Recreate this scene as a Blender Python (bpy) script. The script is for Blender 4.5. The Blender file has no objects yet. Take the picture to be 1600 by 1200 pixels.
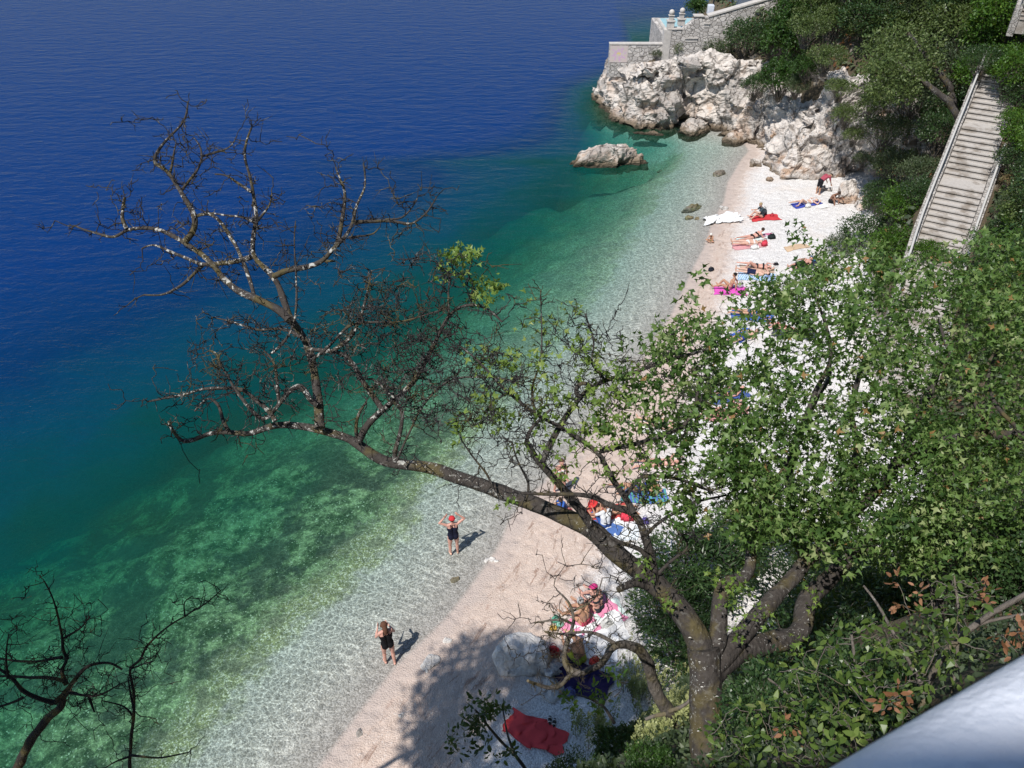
import bpy, bmesh, math, random
import numpy as np
from mathutils import Vector, Matrix
R = math.radians
rnd = random.Random(7)
rng = np.random.default_rng(11)

# ------------------------------------------------------------------ camera, sky, sun, exposure
scn = bpy.context.scene
CAMZ, PITCH, F = 19.5, R(37.0), 1208.0           # eye height over the sea, look-down angle, focal length in 1600 px
cam = bpy.data.cameras.new("camera"); camo = bpy.data.objects.new("camera", cam)
scn.collection.objects.link(camo); scn.camera = camo
camo.location = (0, 0, CAMZ); camo.rotation_euler = (R(90) - PITCH, 0, 0)
cam.sensor_width = 36; cam.lens = 36 * F / 1600; cam.clip_start = 0.05; cam.clip_end = 3000
cam.dof.use_dof = True; cam.dof.focus_distance = 16; cam.dof.aperture_fstop = 14
SUN = Vector((-0.40, -0.50, 1.0)).normalized()   # towards the sun
world = bpy.data.worlds.new("World"); scn.world = world; world.use_nodes = True
wn = world.node_tree; sky = wn.nodes.new("ShaderNodeTexSky"); sky.sky_type = 'NISHITA'; sky.sun_disc = False
sky.sun_elevation = math.asin(SUN.z); sky.sun_rotation = math.atan2(SUN.x, SUN.y)
sky.air_density = 1.0; sky.dust_density = 0.0; sky.ozone_density = 1.0
wn.nodes["Background"].inputs[1].default_value = 0.092
wn.links.new(sky.outputs[0], wn.nodes["Background"].inputs[0])
sl = bpy.data.lights.new("sun", 'SUN'); sl.energy = 4.2; sl.angle = R(0.53); sl.color = (1.0, 0.955, 0.90)
slo = bpy.data.objects.new("sun", sl); scn.collection.objects.link(slo)
slo.rotation_euler = SUN.to_track_quat('Z', 'Y').to_euler()
scn.view_settings.view_transform = 'Standard'; scn.view_settings.look = 'None'
scn.view_settings.exposure = 0.22; scn.view_settings.gamma = 1.0
scn.cycles.max_bounces = 8; scn.cycles.transparent_max_bounces = 12
scn.cycles.diffuse_bounces = 3; scn.cycles.glossy_bounces = 2; scn.cycles.transmission_bounces = 3
scn.cycles.use_denoising = True
scn.cycles.sample_clamp_indirect = 6

# ------------------------------------------------------------------ geometry of the place
SP, CP = math.sin(PITCH), math.cos(PITCH)
def ray(px, py):
    dx, up = (px - 800) / F, (600 - py) / F
    return np.array([dx, CP + up * SP, -SP + up * CP])
CAM = np.array([0, 0, CAMZ])
def at(px, py, t): return CAM + ray(px, py) * t
def flat(px, py, z=0.0):
    d = ray(px, py); return CAM + d * ((z - CAMZ) / d[2])

def _hash(ix, iy, iz):
    h = (ix.astype(np.int64) * 374761393 + iy.astype(np.int64) * 668265263 + iz.astype(np.int64) * 2147483647) & 0x7fffffff
    h = ((h ^ (h >> 13)) * 1274126177) & 0x7fffffff
    return ((h ^ (h >> 16)) & 0xffff) / 65535.0
def vnoise(P):
    P = np.asarray(P, float); i = np.floor(P).astype(np.int64); f = P - i; f = f * f * (3 - 2 * f); r = 0
    for a in (0, 1):
        for b in (0, 1):
            for c in (0, 1):
                w = (f[:, 0] if a else 1 - f[:, 0]) * (f[:, 1] if b else 1 - f[:, 1]) * (f[:, 2] if c else 1 - f[:, 2])
                r = r + w * _hash(i[:, 0] + a, i[:, 1] + b, i[:, 2] + c)
    return r * 2 - 1
def fbm(P, o=4, g=0.5):
    P = np.asarray(P, float); r = 0; a = 1
    for k in range(o): r = r + a * vnoise(P * 2 ** k + 17.3 * k); a *= g
    return r
def cell(P):
    """distance to nearest and second nearest feature point, and a random value of the cell"""
    P = np.asarray(P, float); i = np.floor(P).astype(np.int64); d1 = np.full(len(P), 9.); d2 = d1.copy(); v = np.zeros(len(P))
    for a in (-1, 0, 1):
        for b in (-1, 0, 1):
            for c in (-1, 0, 1):
                j = i + [a, b, c]
                q = np.stack([_hash(j[:, 0], j[:, 1], j[:, 2] + k * 57) for k in range(3)], 1) + j
                d = np.linalg.norm(q - P, axis=1); h = _hash(j[:, 0] + 91, j[:, 1], j[:, 2])
                n = d < d1
                d2 = np.where(n, d1, np.minimum(d2, d)); v = np.where(n, h, v); d1 = np.where(n, d, d1)
    return d1, d2, v

shore_px = [(500,1197),(560,1115),(623,1037),(669,994),(702,961),(740,910),(777,858),(799,808),(830,775),(880,722),(940,650),(1000,568),
            (1047,495),(1070,448),(1085,415),(1100,387),(1112,350),(1131,315),(1137,285),(1158,250),(1170,236)]
SHORE = [(-60,-120),(-22,-30),(-11,-6),(-7.5,3.5)] + [tuple(flat(*p)[:2]) for p in shore_px] + \
        [(16.6,54.8),(15.6,56.8),(14.4,60.0),(12.0,60.3),(9.9,59.1),(8.6,60.2),(8.0,62.8),(8.6,66),(12,70.5),(17,75),(32,84),(70,100),(200,140),(600,300),(600,-120)]
FOOT = [(-45,-120),(-16,-30),(-8.5,-4),(-6.5,4.6),(-2,7.9),(1.5,9.3),(4,11.2),(8,13.3),(12,15.8),(14.2,20),(15,25),(16.4,31),(18.7,37.5),
        (22.4,41.6),(23.8,44.6),(23.2,47.6),(20.6,49.6),(18.8,52.5),(17.6,55.5),(16,57.3),(14.6,60.5),(11.9,60.8),(10.1,59.5),(8.9,60.5),(8.3,62.9),(8.9,65.8),(12.3,70.2),
        (17.4,74.3),(33,82),(70,98),(200,138),(600,298),(600,-120)]
def sdist(X, Y, poly):
    pts = np.array(poly); d = np.full(X.shape, 1e9); ins = np.zeros(X.shape, bool)
    for a, b in zip(pts, np.roll(pts, -1, 0)):
        ab = b - a; L = ab @ ab
        u = np.clip(((X - a[0]) * ab[0] + (Y - a[1]) * ab[1]) / L, 0, 1)
        d = np.minimum(d, np.hypot(X - a[0] - u * ab[0], Y - a[1] - u * ab[1]))
        c = (a[1] > Y) != (b[1] > Y)
        with np.errstate(divide='ignore', invalid='ignore'):
            xi = a[0] + (Y - a[1]) * ab[0] / (ab[1] if ab[1] else 1e-9)
        ins ^= c & (X < xi)
    return np.where(ins, d, -d)
STAIR = np.array([(15.5,24.6,0.9),(19.15,31.4,3.6),(24.6,40.2,8.5)])
UPPER = np.array([(26.9,42.6,10.4),(29.3,47.0,13.0)])
def stair_d(X, Y):
    best = np.full(X.shape, 1e9); z = np.zeros(X.shape)
    for a, b in zip(STAIR[:-1], STAIR[1:]):
        ab = b - a; L = ab[0] ** 2 + ab[1] ** 2
        u = np.clip(((X - a[0]) * ab[0] + (Y - a[1]) * ab[1]) / L, 0, 1)
        d = np.hypot(X - a[0] - u * ab[0], Y - a[1] - u * ab[1])
        z = np.where(d < best, a[2] + u * ab[2], z); best = np.minimum(best, d)
    return best, z
def height(X, Y, detail=True):
    X = np.asarray(X, float); Y = np.asarray(Y, float)
    s = sdist(X, Y, SHORE); g = sdist(X, Y, FOOT)
    d = np.maximum(-s, 0)
    hd = np.clip((Y - 51) / 11, 0, 1) * np.clip((12.5 - X) / 4, 0, 1); d = d * (1 + 3.2 * hd) * np.interp(Y, [20, 45], [.74, 1.0])
    sea = -np.interp(d, [0, 1, 3, 5, 8, 12, 16, 22, 35, 60, 200], [0, .16, .5, 1.0, 2.1, 4.2, 7.5, 13, 22, 34, 50])
    beach = np.interp(np.maximum(s, 0), [0, .8, 3, 8, 14], [0, .12, .36, .72, 1.0])
    sl = np.interp(Y, [5, 14, 22, 34, 42, 46], [2.15, 2.0, 1.5, 1.55, 2.0, 2.6])
    cap = np.where((X < 18.8 + (Y - 57) * .3) & (Y > 52.5 + np.maximum(0, 17 - X) * .4), 3.2 + np.maximum(0, X - 12) * .38, 17.5)
    up = np.maximum(g, 0) * sl
    up = np.where(up > cap, cap + (up - cap) * .12, up)
    P = np.stack([X.ravel(), Y.ravel(), 0 * X.ravel()], 1)
    if detail:
        n = fbm(P * .55, 4).reshape(X.shape); n2 = fbm(P * 2.2, 3).reshape(X.shape)
        up = up + np.clip(g, 0, 1.5) * (.45 * n + .15 * n2)
        sea = sea + np.clip((d - 2.5) * .12, 0, .8) * n * .6
        beach = beach + np.clip(s, 0, 1) * (.035 * n + .02 * n2)
    z = np.where(s > 0, beach, sea) + np.where(g > 0, up, 0)
    sd, sz = stair_d(X, Y)
    w = np.clip((2.2 - sd) / .7, 0, 1)
    z = np.where(g > -1, z * (1 - w) + w * np.minimum(z, sz - .35), z)
    w2 = np.clip((3.0 - sd) / .8, 0, 1) * (sd > 1)
    z = np.where(g > -1, z * (1 - w2) + w2 * np.minimum(z, sz + 1.3), z)
    # the terrace the photo was taken from
    back = .10 + .49 * X - Y
    tw = np.clip(back / .5, 0, 1) * (np.abs(X) < 14) * (Y > -16)
    z = z * (1 - tw) + tw * np.minimum(z, 17.7)
    return z
def hz(x, y): return float(height(np.array([x]), np.array([y]))[0])
def hit(px, py, lift=0.0):
    """where the sight line through a photo point meets the ground"""
    d = ray(px, py); t = np.arange(2.0, 130, .1); p = CAM + d * t[:, None]
    below = p[:, 2] < height(p[:, 0], p[:, 1], False) + lift
    k = int(np.argmax(below)); q = p[k]
    return np.array([q[0], q[1], hz(q[0], q[1])])

# ------------------------------------------------------------------ mesh building
class MB:
    def __init__(s): s.v = []; s.f = []; s.n = 0
    def add(s, V, Fs, m=0, tint=0.5, smooth=True):
        V = np.asarray(V, float).reshape(-1, 3)
        if not isinstance(Fs, list): Fs = [Fs]
        for f in Fs: s.f.append((np.asarray(f, np.int64).reshape(-1, np.asarray(f).shape[-1]) + s.n, m, smooth))
        t = np.full(len(V), tint) if np.isscalar(tint) else np.asarray(tint, float)
        s.v.append((V, t)); s.n += len(V)
    def build(s, name, mats, parent=None, loc=None):
        me = bpy.data.meshes.new(name)
        V = np.concatenate([a for a, _ in s.v]); T = np.concatenate([b for _, b in s.v])
        if loc is not None: V = V - np.asarray(loc)
        tot = np.concatenate([np.full(len(f), f.shape[1]) for f, _, _ in s.f])
        li = np.concatenate([f.ravel() for f, _, _ in s.f])
        me.vertices.add(len(V)); me.vertices.foreach_set('co', V.astype(np.float32).ravel())
        me.loops.add(len(li)); me.loops.foreach_set('vertex_index', li.astype(np.int32))
        me.polygons.add(len(tot))
        me.polygons.foreach_set('loop_start', np.concatenate([[0], np.cumsum(tot)[:-1]]).astype(np.int32))
        me.polygons.foreach_set('material_index', np.concatenate([np.full(len(f), m) for f, m, _ in s.f]).astype(np.int32))
        me.polygons.foreach_set('use_smooth', np.concatenate([np.full(len(f), sm) for f, _, sm in s.f]))
        a = me.attributes.new('tint', 'FLOAT', 'POINT'); a.data.foreach_set('value', T.astype(np.float32))
        for m in (mats if isinstance(mats, (list, tuple)) else [mats]): me.materials.append(m)
        me.update(calc_edges=True); me.validate()
        o = bpy.data.objects.new(name, me); scn.collection.objects.link(o)
        if parent is not None: o.parent = parent
        if loc is not None and parent is None: o.location = [float(q) for q in loc]
        return o
    def box(s, c, size, rot=None, m=0, bevel=0.0):
        x, y, z = [q / 2 for q in size]
        if bevel:
            bm = bmesh.new(); bmesh.ops.create_cube(bm, size=1, matrix=Matrix.Diagonal((size[0], size[1], size[2], 1)))
            bmesh.ops.bevel(bm, geom=bm.edges[:], offset=bevel, segments=2, affect='EDGES')
            V = np.array([v.co[:] for v in bm.verts]); bm.verts.index_update()
            fs = {}
            for f in bm.faces: fs.setdefault(len(f.verts), []).append([v.index for v in f.verts])
            Fs = [np.array(q) for q in fs.values()]; bm.free()
        else:
            V = np.array([[a, b, d] for a in (-x, x) for b in (-y, y) for d in (-z, z)])
            Fs = np.array([[0,1,3,2],[4,6,7,5],[0,4,5,1],[2,3,7,6],[0,2,6,4],[1,5,7,3]])
        if rot is not None: V = V @ np.asarray(rot).T
        s.add(V + np.asarray(c), Fs, m, smooth=False)
    def tube(s, P, rad, sides=8, m=0, tint=.5, cap=True):
        P = np.asarray(P, float); n = len(P); rad = np.broadcast_to(np.asarray(rad, float), (n,))
        T = np.gradient(P, axis=0); T /= np.linalg.norm(T, axis=1)[:, None] + 1e-9
        a = np.array([0, 0, 1.]) if abs(T[0][2]) < .9 else np.array([1., 0, 0])
        N = np.zeros_like(P); u = a - T[0] * (a @ T[0]); N[0] = u / np.linalg.norm(u)
        for i in range(1, n):
            u = N[i - 1] - T[i] * (N[i - 1] @ T[i]); N[i] = u / (np.linalg.norm(u) + 1e-9)
        B = np.cross(T, N); ang = np.linspace(0, 2 * np.pi, sides, endpoint=False)
        V = P[:, None] + rad[:, None, None] * (np.cos(ang)[None, :, None] * N[:, None] + np.sin(ang)[None, :, None] * B[:, None])
        i = np.arange(n - 1)[:, None] * sides; j = np.arange(sides)[None]; k = (j + 1) % sides
        Fq = np.stack([i + j, i + k, i + sides + k, i + sides + j], -1).reshape(-1, 4)
        s.add(V.reshape(-1, 3), Fq, m, tint)
        if cap:
            s.add(V[-1], np.arange(sides)[None], m, tint); s.add(V[0], np.arange(sides)[None, ::-1], m, tint)
    def lathe(s, prof, c, sides=20, m=0):
        prof = np.array(prof, float); ang = np.linspace(0, 2 * np.pi, sides, endpoint=False)
        V = np.stack([prof[:, :1] * np.cos(ang), prof[:, :1] * np.sin(ang), np.repeat(prof[:, 1:], sides, 1)], -1)
        n = len(prof); i = np.arange(n - 1)[:, None] * sides; j = np.arange(sides)[None]; k = (j + 1) % sides
        s.add(V.reshape(-1, 3) + np.asarray(c), np.stack([i + j, i + k, i + sides + k, i + sides + j], -1).reshape(-1, 4), m)
    def twigs(s, P, r0, r1, sides=4, m=0, tint=.5):
        """P: (N,K,3) polylines of equal length"""
        P = np.asarray(P, float); N, K, _ = P.shape
        T = np.gradient(P, axis=1); T /= np.linalg.norm(T, axis=2, keepdims=True) + 1e-9
        D = P[:, -1] - P[:, 0]; A = np.cross(D, rng.normal(size=(N, 3))); A /= np.linalg.norm(A, axis=1, keepdims=True) + 1e-9
        U = A[:, None] - T * (T * A[:, None]).sum(2, keepdims=True); U /= np.linalg.norm(U, axis=2, keepdims=True) + 1e-9
        B = np.cross(T, U); ang = np.linspace(0, 2 * np.pi, sides, endpoint=False)
        r = (np.asarray(r0)[:, None] + (np.asarray(r1) - np.asarray(r0))[:, None] * np.linspace(0, 1, K)[None])
        V = P[:, :, None] + r[:, :, None, None] * (np.cos(ang)[None, None, :, None] * U[:, :, None] + np.sin(ang)[None, None, :, None] * B[:, :, None])
        b = (np.arange(N) * K * sides)[:, None, None]; i = (np.arange(K - 1) * sides)[None, :, None]; j = np.arange(sides)[None, None]; k = (j + 1) % sides
        Fq = np.stack([b + i + j, b + i + k, b + i + sides + k, b + i + sides + j], -1).reshape(-1, 4)
        s.add(V.reshape(-1, 3), Fq, m, tint)
    def leaves(s, pos, direc, nor, size, templ, m=0, tint=None):
        pos = np.asarray(pos); N = len(pos); T = np.asarray(templ, float); K = len(T)
        d = direc / (np.linalg.norm(direc, axis=1, keepdims=True) + 1e-9)
        n = nor - d * (nor * d).sum(1, keepdims=True); n /= np.linalg.norm(n, axis=1, keepdims=True) + 1e-9
        w = np.cross(n, d); size = np.broadcast_to(size, (N,))
        V = pos[:, None] + size[:, None, None] * (T[None, :, :1] * d[:, None] + T[None, :, 1:2] * w[:, None] + T[None, :, 2:] * n[:, None])
        tint = rng.random(N) if tint is None else tint
        s.add(V.reshape(-1, 3), (np.arange(N) * K)[:, None] + np.arange(K)[None], m, np.repeat(tint, K), smooth=False)
MAPLE = [(0,0,0),(.14,-.16,.02),(.40,-.55,.10),(.46,-.17,.0),(1,0,-.30),(.46,.17,.0),(.40,.55,.10),(.14,.16,.02)]
OVAL = [(0,0,0),(.3,-.23,.03),(.7,-.19,.0),(1,0,-.08),(.7,.19,.0),(.3,.23,.03)]
LANCE = [(0,0,0),(.35,-.17,.02),(1,0,-.15),(.35,.17,.02)]
SPRAY = [(0,0,0),(.3,-.3,.1),(.6,-.1,0),(1,-.25,-.1),(.85,.05,0),(.9,.35,-.1),(.5,.15,0),(.25,.35,.1)]
def unit(n):
    v = rng.normal(size=(n, 3)); return v / np.linalg.norm(v, axis=1, keepdims=True)

# ------------------------------------------------------------------ objects: things, parts, setting
def tag(o, label, cat, group=None, kind=None):
    if label: o['label'] = label
    if cat: o['category'] = cat
    if group: o['group'] = group
    if kind: o['kind'] = kind
    return o
def thing(name, label, cat, loc=(0, 0, 0), rz=0.0, group=None):
    o = bpy.data.objects.new(name, None); scn.collection.objects.link(o)
    o.empty_display_size = .2
    o.location = [float(q) for q in loc]; o.rotation_euler = (0, 0, rz); return tag(o, label, cat, group)
def copy_tree(o, parent=None):
    c = o.copy(); scn.collection.objects.link(c)
    if parent is not None: c.parent = parent
    for ch in o.children: copy_tree(ch, c)
    return c

# ------------------------------------------------------------------ materials
class NT:
    def __init__(s, name):
        s.m = bpy.data.materials.new(name); s.m.use_nodes = True; s.t = s.m.node_tree; s.t.nodes.clear()
        s.out = s.t.nodes.new('ShaderNodeOutputMaterial')
    def n(s, typ, **kw):
        q = s.t.nodes.new('ShaderNode' + typ)
        for k, v in kw.items():
            if k.startswith('_'): setattr(q, k[1:], v)
            else: s.set(q, k, v)
        return q
    def set(s, q, k, v):
        key = int(k[1:]) if k[0] == 'i' and k[1:].isdigit() else k.replace('__', ' ')
        i = q.inputs[key]
        if isinstance(v, bpy.types.NodeSocket): s.t.links.new(v, i)
        elif isinstance(v, bpy.types.Node): s.t.links.new(v.outputs[0], i)
        elif isinstance(v, (tuple, list)) and len(v) == 3 and len(getattr(i, 'default_value', [0]*3)) == 4: i.default_value = (*v, 1)
        else: i.default_value = v
    def attr(s, nm): return s.n('Attribute', _attribute_name=nm).outputs['Fac']
    def pos(s): return s.n('NewGeometry').outputs['Position']
    def obj(s): return s.n('TexCoord').outputs['Object']
    def noise(s, vec, scale, detail=4, rough=.55, dist=0.0): return s.n('TexNoise', Vector=vec, Scale=scale, Detail=detail, Roughness=rough, Distortion=dist).outputs['Fac']
    def vor(s, vec, scale, feature='F1', out='Distance', rand=1.0): return s.n('TexVoronoi', _feature=feature, Vector=vec, Scale=scale, Randomness=rand).outputs[out]
    def math(s, op, a, b=0.0, c=0.0, clamp=False): return s.n('Math', _operation=op, _use_clamp=clamp, i0=a, i1=b, i2=c).outputs[0]
    def ramp(s, fac, stops, interp='LINEAR'):
        q = s.n('ValToRGB', Fac=fac); cr = q.color_ramp; cr.interpolation = interp
        while len(cr.elements) < len(stops): cr.elements.new(.5)
        for e, (p, c) in zip(cr.elements, stops):
            e.position = p; e.color = (*c, 1) if not np.isscalar(c) else (c, c, c, 1)
        return q.outputs[0]
    def step(s, v, a, b): return s.n('MapRange', Value=v, i1=a, i2=b, _interpolation_type='SMOOTHSTEP').outputs[0]
    def mix(s, f, a, b, blend='MIX'):
        q = s.n('Mix', _data_type='RGBA', _blend_type=blend)
        s.set(q, 'i0', f); s.set(q, 'i6', a); s.set(q, 'i7', b); return q.outputs[2]
    def bump(s, h, strength=.5, dist=.02, normal=None):
        q = s.n('Bump', Height=h, Strength=strength, Distance=dist)
        if normal is not None: s.set(q, 'Normal', normal)
        return q.outputs[0]
    def done(s, col=None, rough=.7, normal=None, shader=None, metal=0.0, spec=.4):
        if shader is None:
            q = s.n('BsdfPrincipled', Roughness=rough, Metallic=metal); s.set(q, 'Base Color', col); s.set(q, 'Specular IOR Level', spec)
            if normal is not None: s.set(q, 'Normal', normal)
            shader = q.outputs[0]
        s.t.links.new(shader, s.out.inputs['Surface']); return s.m
def scaled(nt, vec, sc): return nt.n('Mapping', Vector=vec, Scale=sc).outputs[0]

def plain(name, col, rough=.6, var=.12, scale=6.0, metal=0.0, bump=.15):
    """paint, plastic or cloth with slight unevenness of its own"""
    t = NT(name); p = t.obj(); n = t.noise(p, scale, 5)
    a = tuple(max(0, c * (1 - var)) for c in col); b = tuple(min(1, c * (1 + var)) for c in col)
    return t.done(t.mix(n, a, b), rough, t.bump(t.noise(p, scale * 8, 3), bump, .01), metal=metal)

def leaf_mat(name, stops, trans=.35, rough=.45):
    t = NT(name); c = t.ramp(t.attr('tint'), stops)
    bs = t.n('BsdfPrincipled', Roughness=rough); t.set(bs, 'Base Color', c); t.set(bs, 'Specular IOR Level', .35)
    tr = t.n('BsdfTranslucent', Color=t.mix(.5, c, (.30, .40, .04), 'MIX'))
    return t.done(shader=t.n('MixShader', i0=trans, i1=bs, i2=tr).outputs[0])

def m_ground():
    t = NT('pebble_ground'); p = t.pos(); s = t.attr('s'); g = t.attr('g')
    big = t.noise(p, .45, 4); mid = t.noise(p, 1.7, 4); fine = t.noise(p, 9, 4, .7)
    peb = t.n('TexVoronoi', Vector=p, Scale=24.0); pebc = t.n('SeparateColor', Color=peb.outputs['Color']).outputs[0]
    sj = t.math('ADD', s, t.math('MULTIPLY', t.math('SUBTRACT', mid, .5), 1.1))
    yy = t.n('SeparateXYZ', Vector=p).outputs[1]
    pw = t.n('MapRange', Value=yy, i1=16.0, i2=44.0, i3=3.3, i4=.95).outputs[0]
    white = t.mix(pebc, (.64, .615, .595), (.88, .86, .84))
    white = t.mix(t.step(peb.outputs['Distance'], .45, .85), white, (.50, .48, .465))
    white = t.mix(t.math('MULTIPLY', t.step(big, .5, .72), .3), white, (.72, .60, .50))
    pink = t.mix(fine, (.43, .325, .265), (.71, .59, .51))
    pink = t.mix(t.math('MULTIPLY', t.step(t.noise(scaled(t, p, (1.2, .55, 1)), 2.3, 6, .7, .6), .57, .68), .5), pink, (.40, .26, .20))
    fl = t.noise(t.n('CombineXYZ', i0=t.math('MULTIPLY', s, 2.0), i1=t.math('MULTIPLY', yy, .5)).outputs[0], 1.6, 6, .7, .5)
    pink = t.mix(t.math('MULTIPLY', t.step(fl, .55, .66), t.math('ADD', .3, t.math('MULTIPLY', fine, .9)), ), pink, (.27, .165, .12))
    pink = t.mix(t.math('MULTIPLY', t.step(pebc, .9, .99), .3), pink, (.85, .80, .75))
    wet = t.mix(fine, (.42, .345, .30), (.58, .49, .44))
    dry = t.mix(t.step(t.math('ADD', sj, t.math('MULTIPLY', t.math('SUBTRACT', fine, .5), 1.5)), t.math('ADD', pw, -.7), t.math('ADD', pw, .9)), pink, white)
    land = t.mix(t.step(sj, .25, .95), wet, dry)
    # sea floor: pebbles, an algae fringe, mottled stone and weed further out
    d = t.math('MULTIPLY', s, -1.0)
    dj = t.math('ADD', d, t.math('MULTIPLY', t.math('SUBTRACT', mid, .5), 2.2))
    dj = t.math('ADD', dj, t.math('MULTIPLY', t.math('SUBTRACT', big, .5), 1.6))
    bed = t.mix(pebc, (.22, .205, .185), (.44, .42, .395))
    algae = t.mix(fine, (.08, .105, .025), (.25, .26, .10))
    algae = t.mix(t.step(pebc, .6, .9), algae, (.42, .42, .33))
    algae = t.mix(t.step(t.noise(p, 1.3, 5), .5, .62), algae, (.11, .12, .06))
    weed = t.mix(t.step(t.noise(p, 1.7, 6, .7), .38, .64), (.026, .048, .022), (.22, .28, .15))
    weed = t.mix(t.step(pebc, .9, 1.0), weed, (.36, .39, .29))
    weed = t.mix(t.math('MULTIPLY', t.step(t.noise(p, .5, 6, .62), .48, .58), .85), weed, (.03, .04, .035))
    ybias = t.step(t.n('SeparateXYZ', Vector=p).outputs[1], 21, 30)
    fr = t.math('ADD', dj, t.math('MULTIPLY', ybias, -.6))
    floor = t.mix(t.step(fr, 3.0, 3.9), bed, t.mix(t.math('ADD', .22, t.math('MULTIPLY', ybias, .40)), algae, bed))
    floor = t.mix(t.math('MULTIPLY', t.step(dj, 3.9, 5.4), t.math('SUBTRACT', 1.0, t.math('MULTIPLY', ybias, .72))), floor, weed)
    base = t.mix(t.step(s, -.12, .12), floor, land)
    soil = t.mix(t.noise(p, 3, 6, .65), (.035, .028, .018), (.17, .135, .09))
    soil = t.mix(t.math('MULTIPLY', t.step(t.noise(p, 1.1, 5), .56, .68), .7), soil, (.30, .27, .23))
    col = t.mix(t.step(t.math('ADD', g, t.math('MULTIPLY', t.math('SUBTRACT', mid, .5), .8)), .0, .5), base, soil)
    dent = t.vor(p, 2.6, 'SMOOTH_F1')
    h = t.math('ADD', t.math('ADD', t.math('MULTIPLY', peb.outputs['Distance'], -.6), fine), t.math('MULTIPLY', t.step(dent, .1, .5), 1.1))
    return t.done(col, .85, t.bump(h, .8, .045), spec=.25)

def m_sea():
    t = NT('sea_water'); p = t.pos(); d = t.attr('depth')
    # ripples: two wave trains, stretched along their crests
    a = t.n('Mapping', Vector=p, Rotation=(0, 0, R(12)), Scale=(.42, 1.0, 1)).outputs[0]
    b = t.n('Mapping', Vector=p, Rotation=(0, 0, R(-24)), Scale=(.5, 1.0, 1)).outputs[0]
    w1 = t.noise(a, 1.0, 5, .64, .3); w2 = t.noise(b, 1.9, 4, .6, .4); w3 = t.noise(p, 6, 2, .5)
    h = t.math('ADD', t.math('MULTIPLY', w1, 1.0), t.math('ADD', t.math('MULTIPLY', w2, .42), t.math('MULTIPLY', w3, .05)))
    nrm = t.bump(h, 1.0, t.math('ADD', .05, t.math('MULTIPLY', t.step(d, .5, 9), .115)))
    # what reaches the floor and comes back through the water column
    k = lambda e: t.math('EXPONENT', t.math('MULTIPLY', d, -e))
    tint = t.n('CombineColor', i0=k(.40), i1=k(.075), i2=k(.115)).outputs[0]
    # net of bright lines painted into the transmission colour, like sunlight focused by ripples
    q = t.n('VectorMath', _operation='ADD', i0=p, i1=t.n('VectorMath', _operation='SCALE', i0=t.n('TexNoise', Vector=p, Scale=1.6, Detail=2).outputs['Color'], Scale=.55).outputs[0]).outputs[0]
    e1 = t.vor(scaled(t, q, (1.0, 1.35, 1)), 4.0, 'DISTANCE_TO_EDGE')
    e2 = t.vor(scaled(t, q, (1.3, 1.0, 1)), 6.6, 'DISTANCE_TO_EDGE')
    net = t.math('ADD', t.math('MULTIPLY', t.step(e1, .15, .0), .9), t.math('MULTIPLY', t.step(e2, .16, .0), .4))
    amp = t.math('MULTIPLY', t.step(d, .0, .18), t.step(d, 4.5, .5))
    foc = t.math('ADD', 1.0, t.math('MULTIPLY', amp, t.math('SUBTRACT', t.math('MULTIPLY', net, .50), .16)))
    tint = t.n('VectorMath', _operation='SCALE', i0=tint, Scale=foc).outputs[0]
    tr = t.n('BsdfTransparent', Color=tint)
    sc = t.ramp(t.math('MULTIPLY', d, 1 / 24.0), [(0, (.09, .16, .085)), (.05, (.024, .125, .070)), (.12, (.003, .098, .086)),
              (.22, (.002, .068, .112)), (.40, (.0010, .032, .108)), (.7, (.0012, .030, .138))])
    df = t.n('BsdfDiffuse', Color=sc, Normal=nrm)
    body = t.n('MixShader', i0=t.math('SUBTRACT', 1.0, t.math('EXPONENT', t.math('MULTIPLY', d, -.20))), i1=tr, i2=df)
    gl = t.n('BsdfGlossy', Roughness=.2, Normal=nrm)
    fr = t.n('Fresnel', IOR=1.33, Normal=nrm)
    return t.done(shader=t.n('MixShader', i0=t.math('MULTIPLY', fr, .42), i1=body, i2=gl).outputs[0])

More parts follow.
